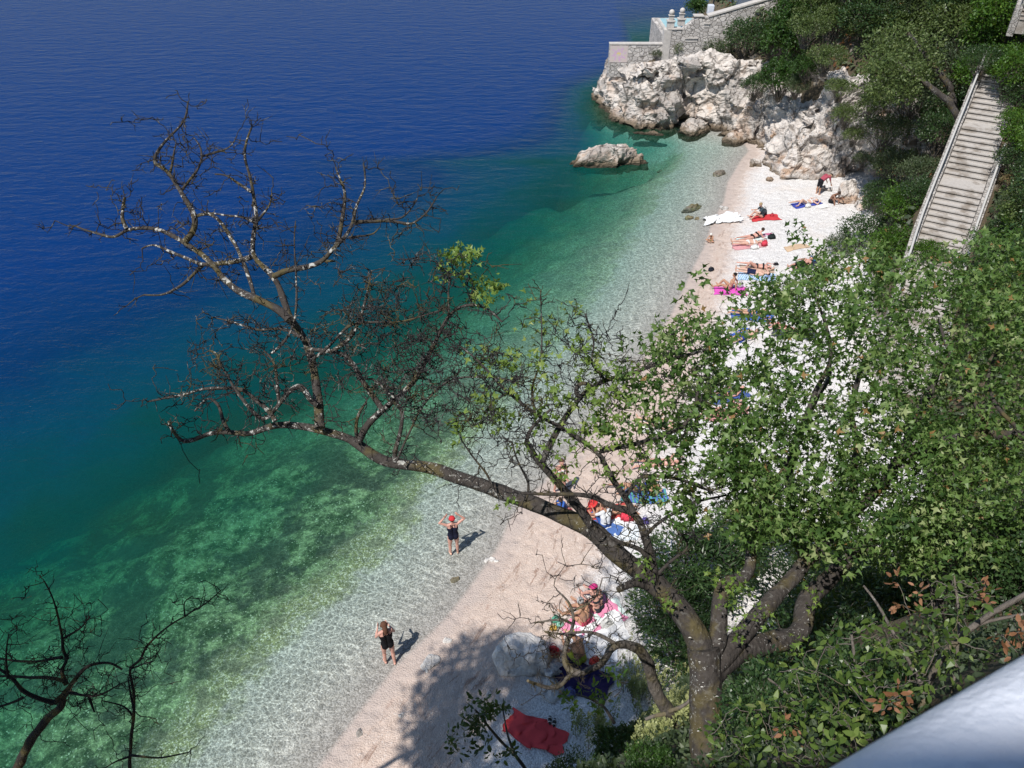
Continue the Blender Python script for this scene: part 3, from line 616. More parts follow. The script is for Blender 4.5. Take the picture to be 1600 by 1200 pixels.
# ------------------------------------------------------------------ the concrete stairs with handrails and parapet
def build_stairs(label, PTS, both=True):
  st = thing('beach_stairs', label, 'stairs', PTS[0])
  mb_t, mb_shade = MB(), MB(); W2 = .92; rails = {-1: [], 1: []}; base = PTS[0]
  for a, b in zip(PTS[:-1], PTS[1:]):
      d = b - a; run = math.hypot(d[0], d[1]); u = d[:2] / run; nrm = np.array([u[1], -u[0]]); ns = int(round(d[2] / .175))
      land = {ns // 3, 2 * ns // 3}; tot = ns + 3.0 * len(land); tread = run / tot; s0 = 0
      rot = [[u[0], -nrm[0], 0], [u[1], -nrm[1], 0], [0, 0, 1]]
      for k in range(ns):
          tr = tread * (4.0 if k in land else 1); zt = a[2] + d[2] * (k + 1) / ns; c = a[:2] + u * (s0 + tr / 2)
          mb_t.box(np.array([*c, zt - .35]) - base, (tr, 2 * W2, .70), rot)
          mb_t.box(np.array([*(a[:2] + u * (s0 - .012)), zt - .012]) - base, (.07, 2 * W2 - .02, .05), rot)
          mb_shade.box(np.array([*(a[:2] + u * (s0 - .004)), zt - .056]) - base, (.016, 2 * W2 - .03, .045), rot)  # thin dark strip painting the shadow line below each nosing
          s0 += tr
          for sd in (-1, 1): rails[sd].append(np.array([*(a[:2] + u * s0 + nrm * sd * (W2 + .18)), zt]))
  mb_t.build('steps', M['concrete'], st); mb_shade.build('nosing_shade', M['nosing_shade'], st)
  for sd in (-1, 1):
      q = np.array(rails[sd]) - base
      if sd == 1 and both: q = q[(q[:, 2] > 0) & (q[:, 2] < 5.3)]
      V = []; w = .16
      off = np.array([.87, -.49, 0]) * w
      n = len(q); ps = []
      for dz, dx in ((-.9, -1), (.42 if sd < 0 else .22, -1), (.42 if sd < 0 else .22, 1), (-.9, 1)): ps.append(q + off * dx + [0, 0, dz])
      V = np.concatenate(ps); i = np.arange(n - 1); Fs = [np.stack([i + k * n, i + 1 + k * n, i + 1 + ((k + 1) % 4) * n, i + ((k + 1) % 4) * n], 1) for k in range(4)]
      mb = MB(); mb.add(V, Fs + [np.array([[0, n, 2 * n, 3 * n]]), np.array([[n - 1, 2 * n - 1, 3 * n - 1, 4 * n - 1]])], smooth=False); mb.build('parapet', M['parapet'], st)
      hr = q + [0, 0, 1.05]; mb = MB(); sm = smooth(hr[::3] if len(hr) > 6 else hr, 1)
      mb.tube(sm, .05, 8); mb.tube(sm - [0, 0, .42], .022, 6)
      for k in range(0, len(sm), 2): mb.tube([sm[k] - [0, 0, 1.0], sm[k]], .024, 6)
      mb.build('handrail', M['steel'], st)
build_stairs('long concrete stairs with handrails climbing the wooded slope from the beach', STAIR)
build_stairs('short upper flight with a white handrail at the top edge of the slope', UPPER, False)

# ------------------------------------------------------------------ where the photo was taken: terrace, white railing, added shade-casting house behind
RZ = CAMZ - .47; RU = np.array([.898, .44, 0]); RP = np.array([.235, .198, 0])
rl = thing('balcony_railing', 'thick white painted railing right in front of the camera', 'railing', (RP[0], RP[1], 17.7))
mb = MB(); a = np.linspace(-3.2, 4, 60)[:, None]; mb.tube(np.array([0, 0, RZ - 17.7]) + RU * a, .05, 32); mb.build('top_rail', M['white_paint'], rl)
mb = MB()
for z in (.25, .6): mb.tube(np.array([0, 0, z]) + RU * a[::10], .02, 10)
mb.build('lower_rail', M['white_paint'], rl)
for q in (-2.4, -.9, 1.5, 3.2):
    mb = MB(); mb.tube([RU * q, RU * q + [0, 0, RZ - 17.72]], .032, 16); mb.build('post', M['white_paint'], rl)
tf = thing('lookout_terrace', 'concrete lookout terrace behind the white railing', 'terrace', (0, -3, 17.6))
ra = math.atan2(RU[1], RU[0]); cr, sr = math.cos(ra), math.sin(ra); rot = [[cr, -sr, 0], [sr, cr, 0], [0, 0, 1]]
c0 = np.array([RP[0], RP[1], 0]) + np.array([sr, -cr, 0]) * 4.1
mb = MB(); mb.box(c0 - [0, -3, 0] + [0, 0, -.25], (14, 8.4, .6), rot); mb.build('slab', M['concrete'], tf)

hs = thing('shade_house', 'unseen white house added behind the lookout so its deep roof casts shade', 'house', (1, -5.202, 17.9))  # unseen house, added so its eave shadow falls on railing and trunk
mb = MB(); mb.box((0, 0, 2.2), (16, 5.2, 4.4)); mb.build('wall', M['stucco'], hs)
mb = MB(); mb.box((0, .06, 4.55), (17.6, 7.3, .22), bevel=.03); mb.build('roof', M['coping'], hs)
for x in (-4.5, -1.5, 3.5):
    mb = MB(); mb.box((x, 2.62, 1.7), (1.2, .1, 1.4)); w = mb.build('window', M['slate'], hs)
    mb = MB(); mb.box((x, 2.70, .95), (1.4, .14, .08)); mb.build('sill', M['coping'], w)
mb = MB(); mb.box((1.2, 2.62, 1.05), (1.0, .1, 2.1)); mb.build('door', M['slate'], hs)

# ------------------------------------------------------------------ trees with traced limbs
class Tree:
    """limbs are polylines in the world; twigs grow towards target points from the nearest wood"""
    def __init__(s, name, label, cat, base, mats, group=None):
        s.root = thing(name, label, cat, base, 0, group); s.base = np.asarray(base, float); s.mats = mats
        s.limb = MB(); s.tw = MB(); s.cr = {}; s.nodes = []; s.rad = []
    def limb_px(s, pts, w0, w1, d0, d1, wig=.03, sides=10, bend=0.0):
        P = np.array(pts, float); n = len(P); L = np.concatenate([[0], np.cumsum(np.linalg.norm(np.diff(P, axis=0), axis=1))]); L /= L[-1]
        dep = d0 + (d1 - d0) * L + bend * np.sin(L * np.pi)
        Q = np.array([at(p[0], p[1], t) for p, t in zip(P, dep)])
        r = (w0 + (w1 - w0) * L ** .85) * dep / F
        s.limb_w(Q, r, wig, sides)
    def limb_w(s, Q, r, wig=.03, sides=10):
        Q = np.asarray(Q, float); L = np.concatenate([[0], np.cumsum(np.linalg.norm(np.diff(Q, axis=0), axis=1))])
        m = max(len(Q) * 3, int(L[-1] / .06)); u = np.linspace(0, L[-1], m)
        C = np.stack([np.interp(u, L, Q[:, k]) for k in range(3)], 1); C = smooth(C, 4)
        rr = np.interp(u, L, r); wg = np.stack([fbm(np.stack([u * 3 + k * 31 + Q[0, 0] * 9, u * 0 + Q[0, 1], u * 0], 1), 2) for k in range(3)], 1)
        fade = np.clip(np.minimum(u, 9) / .2, 0, 1)[:, None]
        C = C + wg * wig * fade
        rr = rr * (1 + .12 * fbm(np.stack([u * 6, u * 0 + Q[0, 2] * 3, u * 0], 1), 2))
        s.limb.tube(C - s.base, rr, sides); s.nodes.append(C); s.rad.append(rr)
    def grow(s, T, r_tip=.0022, droop=0.0, gnarl=.10, k=7, rmax=.02, keep=True, gain=.009):
        """T: target points; returns for each the last polyline (K,3)"""
        N = np.concatenate(s.nodes); RR = np.concatenate(s.rad); out = []
        d0 = np.array([np.min(((N[::4] - t) ** 2).sum(1)) for t in T]); order = np.argsort(d0)
        cap = len(N) + len(T) * k; B = np.zeros((cap, 3)); Q = np.zeros(cap); B[:len(N)] = N; Q[:len(N)] = RR; n = len(N)
        for o in order:
            t = T[o]; dd = ((B[:n] - t) ** 2).sum(1) * (1 + .35 * (Q[:n] < .004)); j = int(np.argmin(dd)); a = B[j]; L = np.linalg.norm(t - a)
            if L < .02: continue
            u = np.linspace(0, 1, k)[:, None]; off = rng.normal(size=(k, 3)) * gnarl * L * .5
            off[:, 2] -= droop * np.sin(u[:, 0] * np.pi) * L
            off[0] = 0; off[-1] *= .3; off = (off + np.roll(off, 1, 0)) / 2; off[0] = 0
            P = a + (t - a) * u + off * np.sin(u * np.pi * .8)
            r0 = min(Q[j] * .7, rmax, r_tip + gain * L); r0 = max(r0, r_tip)
            out.append((P, r0)); B[n:n + k - 1] = P[1:]; Q[n:n + k - 1] = np.linspace(r0, r_tip, k)[1:]; n += k - 1
        if keep: s.nodes = [B[:n]]; s.rad = [Q[:n]]
        if out:
            PP = np.array([p for p, _ in out]); r0 = np.array([r for _, r in out]); s.tw.twigs(PP - s.base, r0, np.full(len(r0), r_tip), 5)
        return out
    def spurs(s, n, length=(.06, .22), up=.5, bias=None, r=.0022):
        """short side shoots on the existing wood"""
        N = np.concatenate(s.nodes)
        if bias is not None: N = N[bias(N)]
        a = N[rng.integers(0, len(N), n)]; d = unit(n); d[:, 2] += up; d /= np.linalg.norm(d, axis=1, keepdims=True)
        L = rng.uniform(*length, n)[:, None]; k = 4; u = np.linspace(0, 1, k)
        P = a[:, None] + d[:, None] * L[:, None] * u[None, :, None] + rng.normal(size=(n, k, 3)) * .12 * L[:, None] * u[None, :, None]
        s.tw.twigs(P - s.base, np.full(n, r * 1.5), np.full(n, r * .7), 4)
        # forked tips
        m = P[:, 2]; d2 = d + unit(n) * .9; P2 = m[:, None] + d2[:, None] * L[:, None] * .6 * u[None, :, None]
        s.tw.twigs(P2 - s.base, np.full(n, r), np.full(n, r * .6), 4)
    def leaf(s, pts, n, spread, size, templ, mat, up=.9, tint=None):
        """n leaves round each point"""
        P = np.repeat(np.asarray(pts), n, 0); N = len(P); o = unit(N) * (rng.random(N) ** .5)[:, None] * spread
        d = o + rng.normal(size=(N, 3)) * spread * .4; d[:, 2] -= spread * .15
        nor = unit(N); nor[:, 2] += up * .62; nor[:, 0] -= .1; nor[:, 1] -= .15
        mb = s.cr.setdefault(mat, MB())
        cl = np.repeat(rng.normal(0, .16, len(pts)), n)
        tt = np.clip(rng.beta(2, 2, N) * .9 + cl, 0, .96)
        if mat == 'maple': tt = np.where(rng.random(N) < .012, 1.0, tt)
        mb.leaves(P + o - s.base, d, nor, size * rng.uniform(.5, 1.2, N), templ, 0, tt if tint is None else tint)
    def done(s):
        s.limb.build('trunk', s.mats[0], s.root)
        if s.tw.n: s.tw.build('crown', s.mats[1], s.root)
        for k, mb in s.cr.items(): mb.build('foliage', M[k], s.root)
        return s.root
def cloud(px, py, rx, ry, d0, d1, n):
    a = rng.uniform(0, 2 * np.pi, n); r = np.sqrt(rng.random(n))
    return np.array([at(px + rx * q * math.cos(b), py + ry * q * math.sin(b), t) for b, q, t in zip(a, r, rng.uniform(d0, d1, n))])

b = at(1108, 1250, 7.0)
T = Tree('maple_tree', 'big half bare maple leaning out over the beach with a lichened trunk', 'tree', (b[0], b[1], b[2] - .6), (M['bark'], M['twig']))
L = T.limb_px
L([(1110,1330),(1107,1220),(1104,1130),(1103,1060),(1098,1010)], 29, 23, 7.0, 7.0, .01, 18)
L([(1104,1060),(1098,1015),(1075,968),(1040,925),(1000,893),(965,865),(935,835),(905,815),(860,795),(820,782),(770,764),(720,745),(670,730),(625,724),(597,722),(570,700),(545,684),(500,671),(470,664),(437,661),(415,667),(392,681),(360,675),(335,676),(286,695),(280,687),(265,672),(262,659)], 20, 2.2, 7.0, 7.9, .012, 14)
L([(1100,1040),(1122,1003),(1122,962),(1124,925),(1128,908),(1162,904),(1176,881),(1169,858),(1178,834),(1190,808),(1205,770),(1200,720)], 15, 5, 7.0, 7.7, .015, 12)
L([(1110,1050),(1162,985),(1180,960),(1219,919),(1250,890),(1275,862),(1319,816),(1369,769),(1400,720),(1440,640),(1475,560)], 16, 5, 7.0, 8.8, .02, 12)
L([(1104,1065),(1130,1028),(1162,1010),(1209,1000),(1240,995),(1258,975),(1256,948),(1268,929),(1294,903),(1325,875),(1350,856),(1387,819),(1428,794),(1480,760),(1540,740)], 21, 6, 7.0, 9.0, .015, 12)
L([(1260,885),(1250,850),(1235,800),(1230,740),(1250,680),(1290,600),(1300,540)], 10, 3, 7.6, 8.8, .03, 8)
L([(1320,815),(1330,760),(1340,700),(1330,640),(1350,560)], 8, 3, 8.2, 9.2, .03, 8)
L([(1205,770),(1240,700),(1262,640),(1300,560),(1290,500),(1270,450)], 6, 2, 7.7, 8.6, .03, 7)
# left hand side, the bare half
L([(500,669),(497,631),(493,590),(487,555),(477,527),(455,502),(446,478),(437,452),(425,428),(405,411),(392,402),(396,382),(395,365),(402,347),(399,320),(395,297),(390,270),(380,252),(381,232),(386,214),(392,199)], 8.2, 1.5, 7.5, 7.9, .008, 10, .3)
L([(452,500),(440,486),(422,477),(400,467),(375,458),(350,436),(330,411),(307,392),(285,375),(255,360),(232,356),(200,357),(186,368),(172,376),(165,368),(132,360),(116,353)], 6.5, 1.5, 7.55, 8.3, .008, 9)
L([(288,378),(298,369),(306,355),(305,335),(290,312),(267,275),(260,264),(236,257),(245,237),(260,217),(278,202),(292,187),(294,162)], 5, 1.2, 7.9, 8.2, .006, 8)
L([(198,357),(190,343),(192,325),(195,309)], 3.4, 2.0, 8.1, 8.1, .003, 7)
L([(284,297),(298,280),(310,265),(317,245),(312,225),(302,214)], 2.6, 1.0, 8.05, 8.2, .006, 6)
L([(317,244),(340,237),(362,230),(370,212)], 2.0, .9, 8.2, 8.3, .005, 6)
L([(265,272),(270,255),(273,235),(276,222)], 2.2, 1.0, 8.1, 8.1, .005, 6)
L([(306,338),(325,330),(340,340),(352,357),(370,387),(382,415),(390,435),(397,462)], 2.4, 3.2, 7.95, 7.7, .006, 7)
L([(392,402),(377,407),(352,411),(332,412),(317,415),(296,405),(275,397),(256,388),(237,379),(222,388)], 4.5, 1.3, 7.75, 8.1, .006, 8)
L([(317,415),(305,425),(290,440),(275,452),(255,463),(224,461)], 3.0, 1.2, 7.95, 8.2, .008, 7)
L([(402,345),(415,330),(424,317),(425,302)], 2.6, 1.0, 7.8, 7.9, .004, 6)
L([(393,300),(370,285),(353,272),(336,272)], 2.6, 1.1, 7.85, 8.0, .004, 6)
L([(402,350),(380,338),(350,336),(325,332)], 2.4, 1.1, 7.8, 8.0, .006, 6)
L([(428,432),(450,421),(480,417),(497,412),(508,406),(522,386),(540,372),(552,347),(555,325),(563,308),(572,292),(570,275),(567,255)], 5.2, 1.2, 7.6, 7.6, .006, 8, -.2)
L([(552,347),(575,346),(600,344),(625,347),(641,354),(652,345),(665,335),(675,322),(682,308)], 3.4, 1.0, 7.5, 7.4, .005, 7)
L([(603,343),(627,342),(640,330),(648,318),(652,310)], 1.8, .9, 7.5, 7.4, .004, 6)
L([(526,385),(533,360),(536,335),(538,312),(540,297),(530,280),(524,261)], 4.2, 1.4, 7.55, 7.7, .006, 7)
L([(545,371),(565,369),(585,366),(590,358)], 2.4, 1.0, 7.5, 7.5, .004, 6)
L([(508,408),(525,408)], 2.6, 1.0, 7.55, 7.5, .002, 6)
L([(560,690),(575,662),(595,643),(620,620),(645,600),(657,580),(668,560),(677,542),(690,512),(702,490),(715,480),(732,475),(748,477),(762,483),(775,494),(784,504)], 6.0, 1.6, 7.5, 7.1, .006, 8)
L([(701,490),(701,470),(701,445),(704,428)], 2.4, 1.2, 7.2, 7.2, .004, 6)
L([(598,640),(580,615),(565,595),(555,575),(545,560),(532,550),(520,548),(500,548),(485,545)], 5, 3, 7.45, 7.5, .008, 8)
L([(522,547),(540,535),(550,525),(560,505),(568,485),(573,465),(577,445),(581,424)], 3.6, 1.3, 7.5, 7.6, .006, 7)
L([(617,722),(616,705),(622,690),(627,668),(630,645),(618,623),(600,605),(580,592)], 4.0, 2.0, 7.5, 7.3, .006, 8)
L([(496,633),(486,628),(480,615),(470,601),(458,606),(448,615),(437,630),(425,645),(417,655),(408,654),(395,643),(387,634)], 4.6, 2.6, 7.5, 7.4, .004, 8)
L([(430,658),(425,648),(414,635),(400,628),(390,616),(378,608),(365,607),(340,607),(320,607),(303,612),(287,618),(260,622),(230,628)], 4.2, 1.3, 7.6, 7.9, .006, 8)
L([(387,634),(375,618),(362,600),(352,580),(340,565),(342,550),(328,548)], 3.0, 1.2, 7.4, 7.6, .006, 7)
L([(358,674),(348,658),(344,635),(335,626),(325,620),(315,630),(305,642)], 3.4, 1.6, 7.7, 7.8, .005, 7)
L([(436,630),(433,605),(430,575),(422,555),(412,549)], 3.2, 1.5, 7.45, 7.5, .006, 7)
L([(425,552),(440,540),(452,525),(460,505),(463,470),(463,430),(460,385),(462,345)], 2.4, .9, 7.4, 7.3, .006, 6)
L([(470,527),(450,515),(430,512),(405,518),(385,510),(355,502),(330,495)], 2.8, 1.1, 7.55, 7.8, .008, 7)
L([(558,690),(556,665),(560,645),(572,628)], 3.4, 2.0, 7.5, 7.3, .006, 7)
L([(490,560),(505,552),(520,535),(545,505),(575,500),(620,505),(655,497),(700,483)], 2.6, 1.0, 7.4, 7.1, .01, 7)
L([(620,720),(645,660),(670,620),(700,595),(740,585),(780,590),(820,605)], 2.0, 1.2, 7.3, 7.0, .02, 6)
# middle
L([(940,840),(920,817),(910,800),(892,780),(870,752),(855,735),(842,722),(833,708),(823,690)], 8.5, 5, 7.15, 6.9, .006, 10)
L([(846,724),(855,700),(867,677),(890,645),(907,620),(922,607),(950,592),(975,586),(1000,578),(1025,570),(1062,557),(1092,550),(1120,540)], 5.6, 2.0, 7.0, 7.4, .008, 9)
L([(907,622),(898,612),(903,600),(915,597),(930,605)], 4.5, 2.0, 6.95, 6.9, .003, 8)
L([(945,594),(935,580),(930,573),(922,568),(927,550),(928,530),(920,510),(915,490)], 2.6, 1.0, 7.0, 7.0, .005, 7)
L([(1022,915),(1022,905),(1016,870),(1008,840),(1000,815),(988,797),(972,797),(955,792),(930,775),(895,772),(850,772),(813,770)], 8.5, 2.2, 7.1, 6.7, .006, 10)
L([(990,800),(975,772),(960,755),(947,727),(937,705),(917,694),(882,670),(850,655),(837,650),(810,628),(780,600),(745,560),(720,540)], 5.5, 1.4, 6.9, 6.9, .008, 9)
L([(938,705),(955,702),(975,697),(1000,692),(1025,685),(1065,670),(1082,650),(1090,620),(1095,590)], 4.4, 2.0, 6.9, 7.2, .008, 8)
L([(822,692),(828,670),(845,655),(860,640)], 3.6, 1.8, 6.9, 6.8, .006, 8)
L([(1012,872),(1005,860),(985,852),(965,846),(953,838)], 5, 2.6, 7.0, 6.9, .004, 8)
L([(1016,905),(1030,895),(1048,875),(1065,865),(1077,856),(1070,840),(1055,828),(1050,820)], 3.4, 1.4, 7.1, 7.0, .005, 7)
L([(1010,915),(995,908),(975,916),(966,921)], 8, 5.5, 7.1, 6.9, .003, 8)
L([(978,775),(1000,740),(1040,745),(1080,752),(1110,770),(1130,760)], 3.6, 2.0, 6.9, 7.2, .01, 7)
L([(820,784),(830,760),(815,735),(805,715),(800,690)], 2.6, 1.2, 6.9, 6.7, .008, 7)
L([(770,762),(760,735),(740,715),(720,690),(710,660)], 2.0, 1.0, 7.2, 7.0, .01, 6)
L([(1005,840),(1035,810),(1070,790),(1100,780),(1135,775)], 3.2, 1.8, 7.0, 7.4, .01, 7)
# twigs
T.limb_w([at(837,650,6.9), at(825,600,6.9), at(848,560,6.9), at(849,500,6.9), at(847,455,6.9)], np.array([.012,.010,.008,.006,.004]))
def near(pts, n, sp):
    q = np.asarray(pts)[rng.integers(0, len(pts), n)]; o = rng.normal(size=(n, 3)) * sp; o[:, 2] += sp * .25; return q + o
N0 = np.concatenate(T.nodes); pix = lambda P: (800 + F * P[:, 0] / (P[:, 1] * CP - (P[:, 2] - CAMZ) * SP))
X0 = pix(N0); R0 = np.concatenate(T.rad)
bare = N0[(X0 < 700) & (R0 < .03)]
T.grow(near(bare, 640, .18), .0038, 0, .24, 7, .011)
T.grow(np.concatenate([cloud(590, 540, 110, 80, 7.0, 7.8, 220), cloud(700, 590, 110, 80, 6.7, 7.6, 300), cloud(650, 470, 100, 70, 7.0, 7.7, 140), cloud(780, 640, 70, 60, 6.6, 7.2, 50),
                       cloud(400, 560, 100, 70, 7.3, 8.0, 110)]), .0038, 0, .26, 8, .012)
mid = N0[(X0 >= 700) & (X0 < 1150) & (R0 < .035)]
T.grow(near(mid, 520, .19), .0036, 0, .24, 7, .012)
T.spurs(3200, (.04, .15), .35, lambda P: (pix(P) < 800), .0033)
T.spurs(900, (.04, .15), .35, lambda P: (pix(P) >= 800) & (pix(P) < 1120), .0032)
# leafy crown: targets, each with a cluster of leaves
C = np.concatenate([cloud(1250, 560, 190, 120, 6.9, 9.6, 95), cloud(1400, 490, 200, 95, 7.6, 10.8, 150), cloud(1510, 580, 150, 170, 7.4, 10.8, 130), cloud(1150, 650, 120, 100, 6.7, 8.6, 75),
                    cloud(1080, 545, 70, 55, 6.8, 8.2, 34), cloud(1310, 720, 190, 120, 6.6, 9.4, 150), cloud(1460, 740, 170, 90, 7.2, 9.6, 130), cloud(1500, 845, 120, 50, 7.0, 8.6, 46),
                    cloud(1190, 790, 130, 60, 6.6, 8.0, 75), cloud(1330, 830, 140, 55, 6.8, 8.4, 66), cloud(1350, 430, 120, 50, 8.6, 10.6, 50), cloud(1560, 430, 90, 60, 8.2, 10.8, 70),
                    cloud(1010, 640, 90, 70, 6.6, 7.6, 26), cloud(1080, 740, 90, 70, 6.6, 7.6, 34), cloud(1220, 470, 60, 40, 7.6, 9.0, 26)])
T.grow(C, .0022, .05, .2, 7, .014)
tips = np.concatenate([C, near(C, 240, .2)])
T.leaf(tips, 21, .125, .077, MAPLE, 'maple')
S = np.concatenate([cloud(860, 610, 130, 65, 6.6, 7.2, 55), cloud(715, 408, 32, 26, 7.0, 7.3, 16), cloud(762, 446, 28, 24, 7.0, 7.3, 13), cloud(940, 560, 60, 60, 6.7, 7.3, 16), cloud(905, 720, 60, 50, 6.5, 7.0, 12),
                    cloud(780, 560, 60, 40, 6.8, 7.2, 9), cloud(850, 490, 60, 30, 6.9, 7.2, 8), cloud(720, 650, 60, 50, 6.8, 7.1, 10), cloud(960, 690, 70, 60, 6.5, 7.0, 18)])
T.grow(S, .0019, 0, .2, 7, .008); T.leaf(S, 9, .085, .07, MAPLE, 'spring')
for q in (cloud(1160, 955, 38, 45, 6.6, 6.9, 14), cloud(1045, 940, 14, 12, 6.75, 6.85, 4), cloud(1012, 893, 14, 12, 6.8, 6.9, 4), cloud(1240, 1010, 16, 14, 6.6, 6.7, 4), cloud(1130, 905, 20, 10, 6.8, 6.9, 4), cloud(790, 785, 10, 12, 6.9, 7.0, 3), cloud(815, 700, 14, 20, 6.8, 6.9, 4), cloud(1270, 940, 10, 20, 6.8, 6.9, 4)):
    T.grow(q, .002, 0, .1, 5, .006); T.leaf(q, 7, .06, .058, MAPLE, 'spring')
for x, y in [(1101,1095),(1112,1089),(1120,1088),(1107,1097),(1103,1102),(1114,1106),(1099,1066),(1097,1073),(1093,1034),(1078,996),(1125,998),(1091,1142),(1118,1147)]:
    p = at(x, y, 6.865); a = np.linspace(0, 6.283, 10, endpoint=False); k = .016 * rnd.uniform(.7, 1.25)
    V = np.concatenate([[[0, 0, .3]], np.stack([np.cos(a) * .7, np.sin(a) * .5, 0 * a + .12], 1), np.stack([np.cos(a) * 1.1, np.sin(a) * .8, 0 * a - .15], 1)]) * k * [1, 1, 1.4]
    V = V @ np.array([[1, 0, 0], [0, .6, -.8], [0, .8, .6]]).T; V[:, 1] *= -1; i = np.arange(10); j = (i + 1) % 10
    mb = MB(); mb.add(V + p - T.base, [np.stack([0 * i, i + 1, j + 1], 1), np.stack([i + 1, i + 11, j + 11, j + 1], 1)]); mb.build('fungus', M['fungus'], T.root)
T.done()

# the second maple, rooted off to the right
b2 = at(1760, 900, 7.6); g2 = hz(b2[0], b2[1])
T = Tree('maple_tree', 'leafy maple reaching in from the right with one mossy bough', 'tree', (b2[0], b2[1], g2 - .3), (M['bark'], M['twig']))
T.limb_w([np.array([b2[0], b2[1], g2 - .3]), b2, at(1750, 700, 7.8), at(1760, 520, 8.6)], np.array([.17, .14, .11, .06]), .02, 14)
T.limb_px([(1748,720),(1680,690),(1600,681),(1537,680),(1490,684),(1447,697),(1410,715)], 13, 5, 7.7, 7.8, .01, 10)
T.limb_px([(1550,678),(1519,628),(1490,570),(1475,534),(1468,500)], 5, 2, 7.7, 8.0, .01, 8)
T.limb_px([(1500,684),(1460,700),(1400,735)], 5, 2, 7.7, 7.6, .01, 8)
T.limb_px([(1600,680),(1560,640),(1540,600),(1560,540)], 4, 2, 7.7, 8.0, .01, 8)
C = np.concatenate([cloud(1480, 640, 110, 100, 7.2, 8.6, 36), cloud(1580, 560, 80, 120, 7.4, 9.0, 50), cloud(1540, 760, 90, 60, 7.0, 8.0, 30), cloud(1680, 600, 110, 170, 7.2, 9.2, 90)])
T.grow(C, .0022, .05, .2, 7, .012); T.leaf(C, 20, .13, .070, MAPLE, 'maple'); T.done()

# the little pine in the terrace garden
w = at(1090, 30, 58.2); T = Tree('pine_tree', 'small umbrella shaped pine in the terrace garden beside the white lamp', 'tree', (w[0], YW + 1.9, z1 - .1), (M['bark'], M['twig']))
o = np.array([w[0], YW + 1.9, z1 - .1])
T.limb_w([o + [.25, 0, 0], o + [.1, 0, .5], o + [-.1, .1, 1.0], o + [-.2, .1, 1.4]], np.array([.09, .075, .06, .04]), .02, 8); T.limb_w([o + [.75, 0, 0], o + [.6, 0, .5], o + [.35, 0, .9], o + [.3, 0, 1.3]], np.array([.08, .07, .05, .035]), .02, 8)
C = unit(90) * [.85, .7, .42] * (rng.random(90) ** .4)[:, None] + o + [-.1, 0, 1.4]
T.grow(C, .006, 0, .2, 6, .03); T.leaf(C, 16, .2, .15, SPRAY, 'pine'); T.done()

# bare dark trees at the lower left
b3 = at(-95, 1430, 9.8)
def bare_tree(name, label, base, limbs, nt, seedx):
    T = Tree(name, label, 'tree', base, (M['darkbark'], M['darkbark']), 'bare trees hanging over the water')
    for l in limbs: T.limb_px(*l)
    N0 = np.concatenate(T.nodes); R0 = np.concatenate(T.rad)
    T.grow(near(N0[R0 < .05], int(nt * 1.3), .2), .0042, 0, .3, 7, .013); T.spurs(nt * 3, (.05, .2), .3, None, .0036); T.done()
gb = hz(-6.6, 3.2)
pr = lambda P: (800 + F * P[0] / (P[1] * CP - (P[2] - CAMZ) * SP), 600 - F * (P[1] * SP + (P[2] - CAMZ) * CP) / (P[1] * CP - (P[2] - CAMZ) * SP), P[1] * CP - (P[2] - CAMZ) * SP)
D = 9.6
bq = np.array([-6.9, 3.6, hz(-6.9, 3.6)]); q = pr(bq)
bare_tree('bare_tree', 'dark leafless tree with a crooked crown over the green water', bq, [
    ([(q[0], q[1]), (-60, 1330), (-5, 1250), (27, 1200), (52, 1150), (77, 1120), (99, 1101), (97, 1088), (108, 1078)], 13, 6, q[2], D, .02, 10),
    ([(85,1098),(100,1084),(121,1057),(135,1040),(165,1035),(181,1036),(192,1046)], 4.5, 1.6, D, D, .01, 8), ([(104,1070),(95,1049),(104,1035),(106,1024)], 4, 1.6, D, D, .01, 8),
    ([(106,1030),(97,1022),(98,996),(93,966),(82,930),(69,908)], 2.6, .9, D, D - .3, .01, 7), ([(98,998),(126,983),(140,963)], 2, .9, D, D - .1, .01, 7),
    ([(97,1027),(75,1031),(55,1035),(27,1032),(0,1030),(-40,1020)], 2.6, 1, D, D + .4, .01, 7), ([(104,1066),(91,1060),(47,1058),(0,1057),(-50,1045)], 3, 1.2, D, D + .4, .01, 7),
    ([(85,1098),(55,1090),(30,1079),(28,1065),(0,1046),(-30,1030)], 4.5, 1.5, D, D - .3, .01, 7), ([(36,1090),(11,1104),(-30,1106)], 2.6, 1.2, D, D, .01, 7),
    ([(110,1082),(140,1090),(165,1084),(190,1068)], 2.6, 1, D, D - .2, .01, 7), ([(140,1092),(144,1102),(148,1112)], 2.6, 1.4, D, D, .01, 7), ([(12,1060),(9,1020),(14,990)], 2, .9, D - .2, D - .3, .01, 7)], 130, 1)
bq = np.array([-4.9, 4.4, hz(-4.9, 4.4)]); q = pr(bq)
bare_tree('bare_tree', 'slender leafless sapling rising beside the crooked bare tree', bq, [
    ([(q[0], q[1]), (200, 1290), (203,1197),(206,1145),(210,1104),(206,1062),(202,1043),(220,1032),(225,1016),(247,991),(289,963),(324,941),(344,922)], 6, .9, q[2], 9.4, .01, 8),
    ([(289,963),(286,939),(300,932)], 1.3, .8, 9.4, 9.4, .005, 6), ([(206,1117),(198,1104),(159,1095)], 1.8, .8, 9.5, 9.3, .005, 6), ([(203,1180),(247,1186),(297,1175)], 2, .8, 9.6, 9.4, .005, 6),
    ([(210,1110),(203,1085),(200,1060)], 2.4, 1, 9.5, 9.5, .005, 6), ([(203,1182),(180,1190),(165,1200)], 1.8, .8, 9.6, 9.5, .005, 6), ([(205,1045),(225,1037),(240,1033)], 1.4, .7, 9.4, 9.3, .005, 6)], 60, 2)
